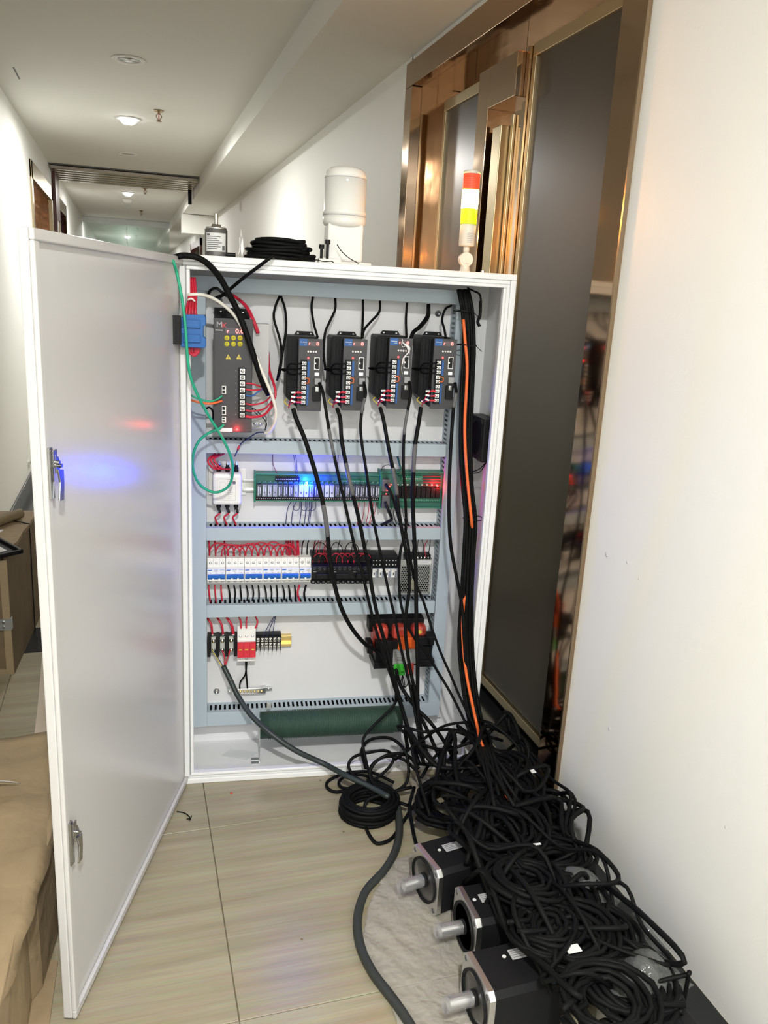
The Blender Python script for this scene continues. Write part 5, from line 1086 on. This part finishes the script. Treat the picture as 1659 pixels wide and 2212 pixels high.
for k in range(34):
    x0, y0 = rnd.uniform(.70, .95), rnd.uniform(1.05, 1.8); pts = []
    a = rnd.uniform(0, 6)
    for i in range(7):
        pts.append((min(.92+.07*(y0 > 1.4), max(.67, x0)), min(1.86, max(.95, y0)), rnd.uniform(.10, .17)*(1 if i not in (0, 6) else .5)+.03)); a += rnd.uniform(-1, 1); x0 += .10*math.cos(a); y0 += .12*math.sin(a)
        if x0 > 1.0 or x0 < .68: a = PI-a
        if y0 > 1.84 or y0 < 1.0: a = -a
    mb = MB(); mb.tube(pts, rnd.choice((.0042, .005, .0058)), 6, 5); single('loose_cable', mb, 'loose black cable strand winding over the heap', 'cable', CABLE, None, pts[0], HG2)
def motor(label, x, y, rot, body=.19, shaft=True, lab=(.08, .0)):
    Mx = Matrix.Translation((x, y, 0)) @ Matrix.Rotation(rot, 4, 'Z')
    t = Thing('servo_motor', label, 'motor', (0, 0, 0), None, 'servo motors lying on the floor'); t.o.matrix_world = Mx
    S_ = .118; zc0 = S_/2+.001
    def rr_(s_, k): return [(s_/2-k, -s_/2), (s_/2, -s_/2+k), (s_/2, s_/2-k), (s_/2-k, s_/2), (-s_/2+k, s_/2), (-s_/2, s_/2-k), (-s_/2, -s_/2+k), (-s_/2+k, -s_/2)]
    m_ = MB(); m_.prism([(p[0], p[1]+zc0) for p in rr_(S_, .012)], 'x', 0, .012); fl2 = t.part('flange', m_, ALU, .001, label='bare aluminium flange')
    m_ = MB(); m_.lathe((0, 0, zc0), [(.050, 0), (.050, -.004), (.047, -.004), (.044, .0), (.015, .001), (.015, -.004), (.0, -.004)], 36, 'x', 1); t.part('pilot_ring', m_, BLKM)
    for a_, b_ in ((-1, -1), (1, -1), (1, 1), (-1, 1)): m_ = MB(); m_.lathe((-.0004, a_*.046, zc0+b_*.046), [(.0055, 0), (.0055, .001), (0, .001)], 14, 'x', 1); t.part('bolt_hole', m_, INK, parent=fl2)
    m_ = MB(); m_.cyl((-.052, 0, zc0), (0, 0, zc0), .0115, 20); m_.box(-.045, -.01, -.003, .003, zc0+.009, zc0+.0135); t.part('shaft', m_, ALU)
    m_ = MB(); m_.cyl((-.062, 0, zc0), (-.006, 0, zc0), .0145, 20, cap=False); t.part('plastic_sleeve', m_, POLY)
    m_ = MB(); m_.prism([(p[0], p[1]+zc0) for p in rr_(S_-.004, .01)], 'x', .012, .012+body*.75); t.part('body', m_, BLKM, .002)
    m_ = MB(); m_.prism([(p[0], p[1]+zc0) for p in rr_(S_-.018, .014)], 'x', .012+body*.75, .012+body); t.part('rear_cap', m_, BLK, .002)
    zt = zc0+(S_-.004)/2
    m_ = MB(); m_.box(lab[0]-.022, lab[0]+.022, lab[1]-.012, lab[1]+.012, zt, zt+.0006); lb = t.part('label', m_, mat('grey_silver_label', (.40, .40, .40), .5))
    m_ = MB()
    for k in range(4): m_.box(lab[0]-.018, lab[0]+.010-(k*7 % 3)*.004, lab[1]-.008+k*.005, lab[1]-.0068+k*.005, zt+.0006, zt+.0009)
    t.part('label_text', m_, INK, parent=lb)
    m_ = MB(); m_.cyl((lab[0]-.034, lab[1], zt), (lab[0]-.034, lab[1], zt+.0006), .004, 14); t.part('round_sticker', m_, LBL)
    m_ = MB(); m_.box(body*.6, body*.6+.03, -.02, .02, zt, zt+.022); m_.cyl((body*.6+.03, 0, zt+.012), (body*.6+.055, 0, zt+.012), .010, 14); t.part('connector', m_, BLK, .001)
    return t
motor('black servo motor with bright flange, the one farthest from the viewer', .597, 1.418, .17, lab=(.075, .01))
motor('black servo motor in the middle, its flange half hidden by its neighbour', .630, 1.267, 0.0, lab=(.055, .005))
motor('black servo motor nearest the bottom edge of the photo, flange toward the floor film', .581, 1.098, .03, lab=(.10, .02))
motor('black servo motor buried in cables behind the nearest one', .775, .935, .05, body=.13, lab=(.05, .03))
# bubble wrap under the motors
def sheet(name, label, poly_fn, nx, ny, m, cat='film', group=None, amp=.004, base=.002, seed=0, thick=.0006):
    rnd = random.Random(seed); vs = []
    ph = [(rnd.uniform(10, 60), rnd.uniform(10, 60), rnd.uniform(0, 6)) for _ in range(7)]
    for j in range(ny+1):
        for i in range(nx+1):
            x, y, z = poly_fn(i/nx, j/ny)
            h = sum(abs(math.sin(a*x*1.7+b_*y+p)) for a, b_, p in ph)/7
            vs.append((x+rnd.uniform(-1, 1)*.001, y+rnd.uniform(-1, 1)*.001, z+base+amp*h**2+rnd.uniform(0, .12)*amp))
    fs = [(j*(nx+1)+i, j*(nx+1)+i+1, (j+1)*(nx+1)+i+1, (j+1)*(nx+1)+i) for j in range(ny) for i in range(nx)]
    mb = MB(); mb.add(vs, fs, True); o = single(name, mb, label, cat, m, None, None, group)
    sm = o.modifiers.new('thickness', 'SOLIDIFY'); sm.thickness = thick; sm.offset = 1
    return o
def bw(u, v):
    L = [(.440, 1.04), (.445, 1.20), (.43, 1.33), (.475, 1.43), (.565, 1.56)]; R_ = [(.70, .90), (.72, 1.1), (.74, 1.25), (.72, 1.40), (.66, 1.58)]
    k = min(3, int(v*4)); f = v*4-k; l_ = [L[k][i]*(1-f)+L[k+1][i]*f for i in (0, 1)]; r_ = [R_[k][i]*(1-f)+R_[k+1][i]*f for i in (0, 1)]
    return (l_[0]*(1-u)+r_[0]*u, l_[1]*(1-u)+r_[1]*u, 0)
sheet('bubble_wrap', 'sheet of crumpled bubble wrap spread on the tiles under the motors', bw, 60, 90, BUB, 'bubble wrap', amp=.009, seed=2)
def bagfn(x0, y0, dx, dy, z0, z1, rot):
    def f(u, v):
        a = (u-.5)*dx; b_ = (v-.5)*dy; return (x0+a*math.cos(rot)-b_*math.sin(rot), y0+a*math.sin(rot)+b_*math.cos(rot), z0+(z1-z0)*math.sin(PI*u)*math.sin(PI*v))
    return f
BG = 'clear plastic bags among the motors'
sheet('plastic_bag', 'wrinkled clear plastic bag between the middle motor and the black floor border', bagfn(.885, 1.245, .07, .15, .11, .16, .5), 20, 28, BAG, 'plastic bag', BG, amp=.012, seed=5)
sheet('plastic_bag', 'shiny crumpled clear plastic bag at the bottom edge of the photo', bagfn(.87, 1.0, .15, .11, .11, .16, .3), 30, 24, BAG, 'plastic bag', BG, amp=.02, seed=6)
sheet('plastic_bag', 'small clear plastic bag half sunk in cables near the skirting', bagfn(.96, 1.13, .06, .10, .08, .13, .2), 16, 20, BAG, 'plastic bag', BG, amp=.012, seed=8)
# small white labels glimpsed in the heap and orange bits
for k, (px, py, z, sx, sy) in enumerate(((1238, 2050, .165, .028, .018), (1160, 1824, .17, .018, .006), (1150, 1665, .19, .012, .02))):
    p = Z(px, py, z); m_ = MB(); m_.box(p[0]-sx/2, p[0]+sx/2, p[1]-sy/2, p[1]+sy/2, p[2], p[2]+.001)
    single('paper_tag', m_, ['grey paper tag on the buried motor near the bottom edge', 'small pale tag in the middle of the heap', 'white paper tag high in the heap by the steel frame'][k], 'tag', LBL)
# debris on the tiles
for k, (px, py, s_, mm, lb) in enumerate(((500, 1714, .004, REDC, 'tiny red scrap on the tile below the sill'), (652, 2030, .0028, WOOD, 'small brown crumb in the middle of the tiles'), (742, 1797, .003, WOOD, 'small brown crumb left of the neat coil'), (692, 1686, .003, WOOD, 'dark crumb by the sill near the farthest left loop'), (762, 1672, .002, INK, 'tiny dark crumb touching the sill'))):
    p = Z(px, py, 0); m_ = MB(); m_.lathe((p[0], p[1], 0), [(s_*.8, 0), (s_, s_*.3), (s_*.5, s_*.7), (0, s_*.7)], 8); single('crumb', m_, lb, 'crumb', mm)
m_ = MB(); m_.tube(zz((382, 1753, .003), (398, 1756, .003), (408, 1763, .003), (411, 1769, .003), (409, 1772, .003)), .0014, 6); m_.tube(zz((403, 1769, .003), (411, 1768, .003), (414, 1762, .003)), .0012, 6); single('cut_cable_tie', m_, 'small curled cut cable tie on the tile beside the open door', 'cable tie', CABLE)

# ------------------------------------------------------------------ boxes along the left wall
ca = math.atan2(3.323-2.776, -.365+.40)-PI/2
t = Thing('wooden_crate', 'plywood crate with torn kraft lid and metal corner clip by the left wall', 'crate', (0, 0, 0)); t.o.matrix_world = Matrix.Translation((-.402, 2.776, 0)) @ Matrix.Rotation(ca, 4, 'Z')
L_, Wd, Hc = .58, .225, .42
for nm, b in (('side_panel', (-.012, 0, 0, L_*.30, 0, Hc)), ('side_panel', (-.012, 0, L_*.30+.002, L_*.74, 0, Hc)), ('side_panel', (-.012, 0, L_*.74+.002, L_, 0, Hc))):
    m_ = MB(); m_.box(*b); t.part(nm, m_, WOOD)
m_ = MB(); m_.box(-Wd, -.014, .004, .016, .01, Hc-.03); t.part('front_panel', m_, WOOD)
for b in ((-Wd, -.013, -.006, .006, 0, .02), (-Wd, -.013, -.006, .006, Hc-.035, Hc-.012), (-.024, 0, -.008, -.001, 0, Hc-.01)): m_ = MB(); m_.box(*b); t.part('edge_batten', m_, CRATE_E, .001)
m_ = MB(); m_.box(-Wd, -.012, .02, L_, 0, .012); m_.box(-Wd, -.012, L_-.012, L_, 0, Hc-.01); t.part('base', m_, WOOD)
m_ = MB(); m_.prism([(-Wd, 0), (-.02, 0), (-.006, .10), (.003, .17), (-.001, .30), (.004, .36), (.001, L_), (-Wd, L_)], 'z', Hc-.011, Hc+.004); t.part('kraft_lid', m_, KRAFT, .001)
m_ = MB(); m_.prism([(-.14, .12), (-.09, .13), (-.07, .31), (-.12, .30)], 'z', Hc+.004, Hc+.0055); lb = t.part('paper_label', m_, PAPER)
m_ = MB(); m_.box(-.115, -.085, .16, .20, Hc+.0055, Hc+.006); m_.box(-.11, -.08, .22, .27, Hc+.0055, Hc+.006); t.part('label_print', m_, GREYINK, parent=lb)
m_ = MB(); m_.tube([(-Wd, .40, Hc+.005), (-.1, .42, Hc+.010), (-.01, .39, Hc+.006), (.003, .39, Hc-.02), (.003, .385, .2), (.003, .38, .0)], .0022, 6); t.part('strap', m_, BLKM)
m_ = MB(); m_.box(-.035, .001, -.011, -.008, .165, .205); m_.box(-.001, .002, -.010, .012, .165, .205); cl_ = t.part('corner_clip', m_, GALV)
for k in range(2): m_ = MB(); m_.cyl((-.022, -.011, .176+k*.018), (-.022, -.0135, .176+k*.018), .005, 10); t.part('rivet', m_, SILV, parent=cl_)
# black tray lying on the crate corner
A_, d1, d2 = Vector((-.352, 2.79, .432)), Vector((-.095, .16, 0)).normalized(), Vector((-.07, -.055, 0)).normalized()
def quadp(mb, s0, s1, q0, q1, z0, z1):
    P = [A_+d1*s_+d2*q_ for s_, q_ in ((s0, q0), (s1, q0), (s1, q1), (s0, q1))]; return mb.prism([(p.x, p.y) for p in P], 'z', z0, z1)
t = Thing('plastic_tray', 'black rounded plastic tray with a grey sheet inside, lying on the crate corner', 'tray', (-.40, 2.85, .426))
m_ = MB(); quadp(m_, 0, .22, 0, .16, .426, .430); t.part('floor', m_, BLK, .003)
m_ = MB()
for a in ((0, .22, 0, .010), (0, .22, .15, .16), (0, .010, 0, .16), (.21, .22, 0, .16)): quadp(m_, a[0], a[1], a[2], a[3], .430, .440)
t.part('rim', m_, BLK, .002)
m_ = MB(); quadp(m_, .05, .19, .035, .12, .4305, .432); t.part('sheet', m_, LBL)
m_ = MB(); m_.cyl((-.60, 2.92, .447), (-.412, 3.24, .445), .019, 20); single('cardboard_tube', m_, 'brown cardboard tube lying across the crate lid', 'tube', TUBEB)
# small galvanised fixing on the wall above the crate
p = X(62, 998, XL); m_ = MB(); m_.box(XL, XL+.012, p[1]-.05, p[1]+.05, p[2]-.008, p[2]+.008); single('wall_fixing', m_, 'small bright metal fixing on the left wall above the granite skirting', 'fixing', SILV)
# near kraft box
t = Thing('cardboard_box', 'large crumpled kraft cardboard box at the lower left behind the cabinet door', 'box', (-.4, 1.4, 0))
bx = [(-.60, 1.885), (-.20, 1.885), (-.170, 1.60), (-.170, 1.50), (-.187, 1.37), (-.203, 1.34), (-.215, .95), (-.60, .95)]
m_ = MB(); m_.prism(bx, 'z', .006, .246); t.part('body', m_, KRAFT, .004, label='brown box body')
# crumpled top wrap
vs = []; nx, ny = 26, 44
for j in range(ny+1):
    for i in range(nx+1):
        v = j/ny; y = .93+v*(1.895-.93); xr = -.165 if y > 1.5 else -.165-(1.5-y)*.12; x = -.60+(xr+.60)*i/nx; z = .250+.004*math.sin(x*31+y*14)+.004*math.sin(y*37-x*11)*math.sin(x*9)
        if i == nx: x += .004; z -= .016
        vs.append((x+.003*math.sin(y*50)*(i == nx), y, z))
m_ = MB(); m_.add(vs, [(j*(nx+1)+i, j*(nx+1)+i+1, (j+1)*(nx+1)+i+1, (j+1)*(nx+1)+i) for j in range(ny) for i in range(nx)], True)
o = t.part('crumpled_lid', m_, KRAFT, label='creased kraft paper lid'); o.modifiers.new('thickness', 'SOLIDIFY').thickness = .0015
m_ = MB(); P = [Z(70, 1905, .245), Z(55, 1910, .245), Z(45, 1985, .17), Z(50, 2062, .10), Z(78, 1975, .17)]
m_.add(P+[(p[0]+.0015, p[1], p[2]) for p in P], [(4, 3, 2, 1, 0), (5, 6, 7, 8, 9)]); t.part('hanging_label', m_, LBL, label='torn pale label hanging off the box edge')
m_ = MB(); m_.box(-.27, -.185, .9, 1.46, 0, .0); 
q = MB(); q.prism([(-.29, .95), (-.178, .95), (-.165, 1.43), (-.27, 1.50)], 'z', 0.0018, .0055); single('cardboard_sheet', q, 'flat cardboard sheet on the floor under the kraft box beside the door', 'cardboard', KRAFT)
vs = []; 
for j in range(7):
    for i in range(13):
        u, v = i/12, j/6; a = Z(0+0, 1660, .255); x = -.36+.115*u*(1-.6*v); y = 1.60+.09*v+.07*u*(1-v)
        z = .262+.03*math.sin(PI*min(1, u*1.0))*(1-v)+.02*v*(1-u)
        vs.append((x, y, z))
m_ = MB(); m_.add(vs, [(j*13+i, j*13+i+1, (j+1)*13+i+1, (j+1)*13+i) for j in range(6) for i in range(12)], True)
o = single('curled_paper', m_, 'curled white paper sheet lying on the kraft box', 'paper', PAPER); o.modifiers.new('thickness', 'SOLIDIFY').thickness = .0006

q = MB(); q.prism([Z(*p, .002)[:2] for p in ((92, 1395), (104, 1395), (112, 1590), (74, 1590), (84, 1500))], 'z', .0018, .003); single('pale_floor_strip', q, 'pale flat strip on the floor between the crate and the open door', 'paper', mat('pale_strip_beige', (.60, .52, .42), .7))  # thin pale strip laid flat on the floor
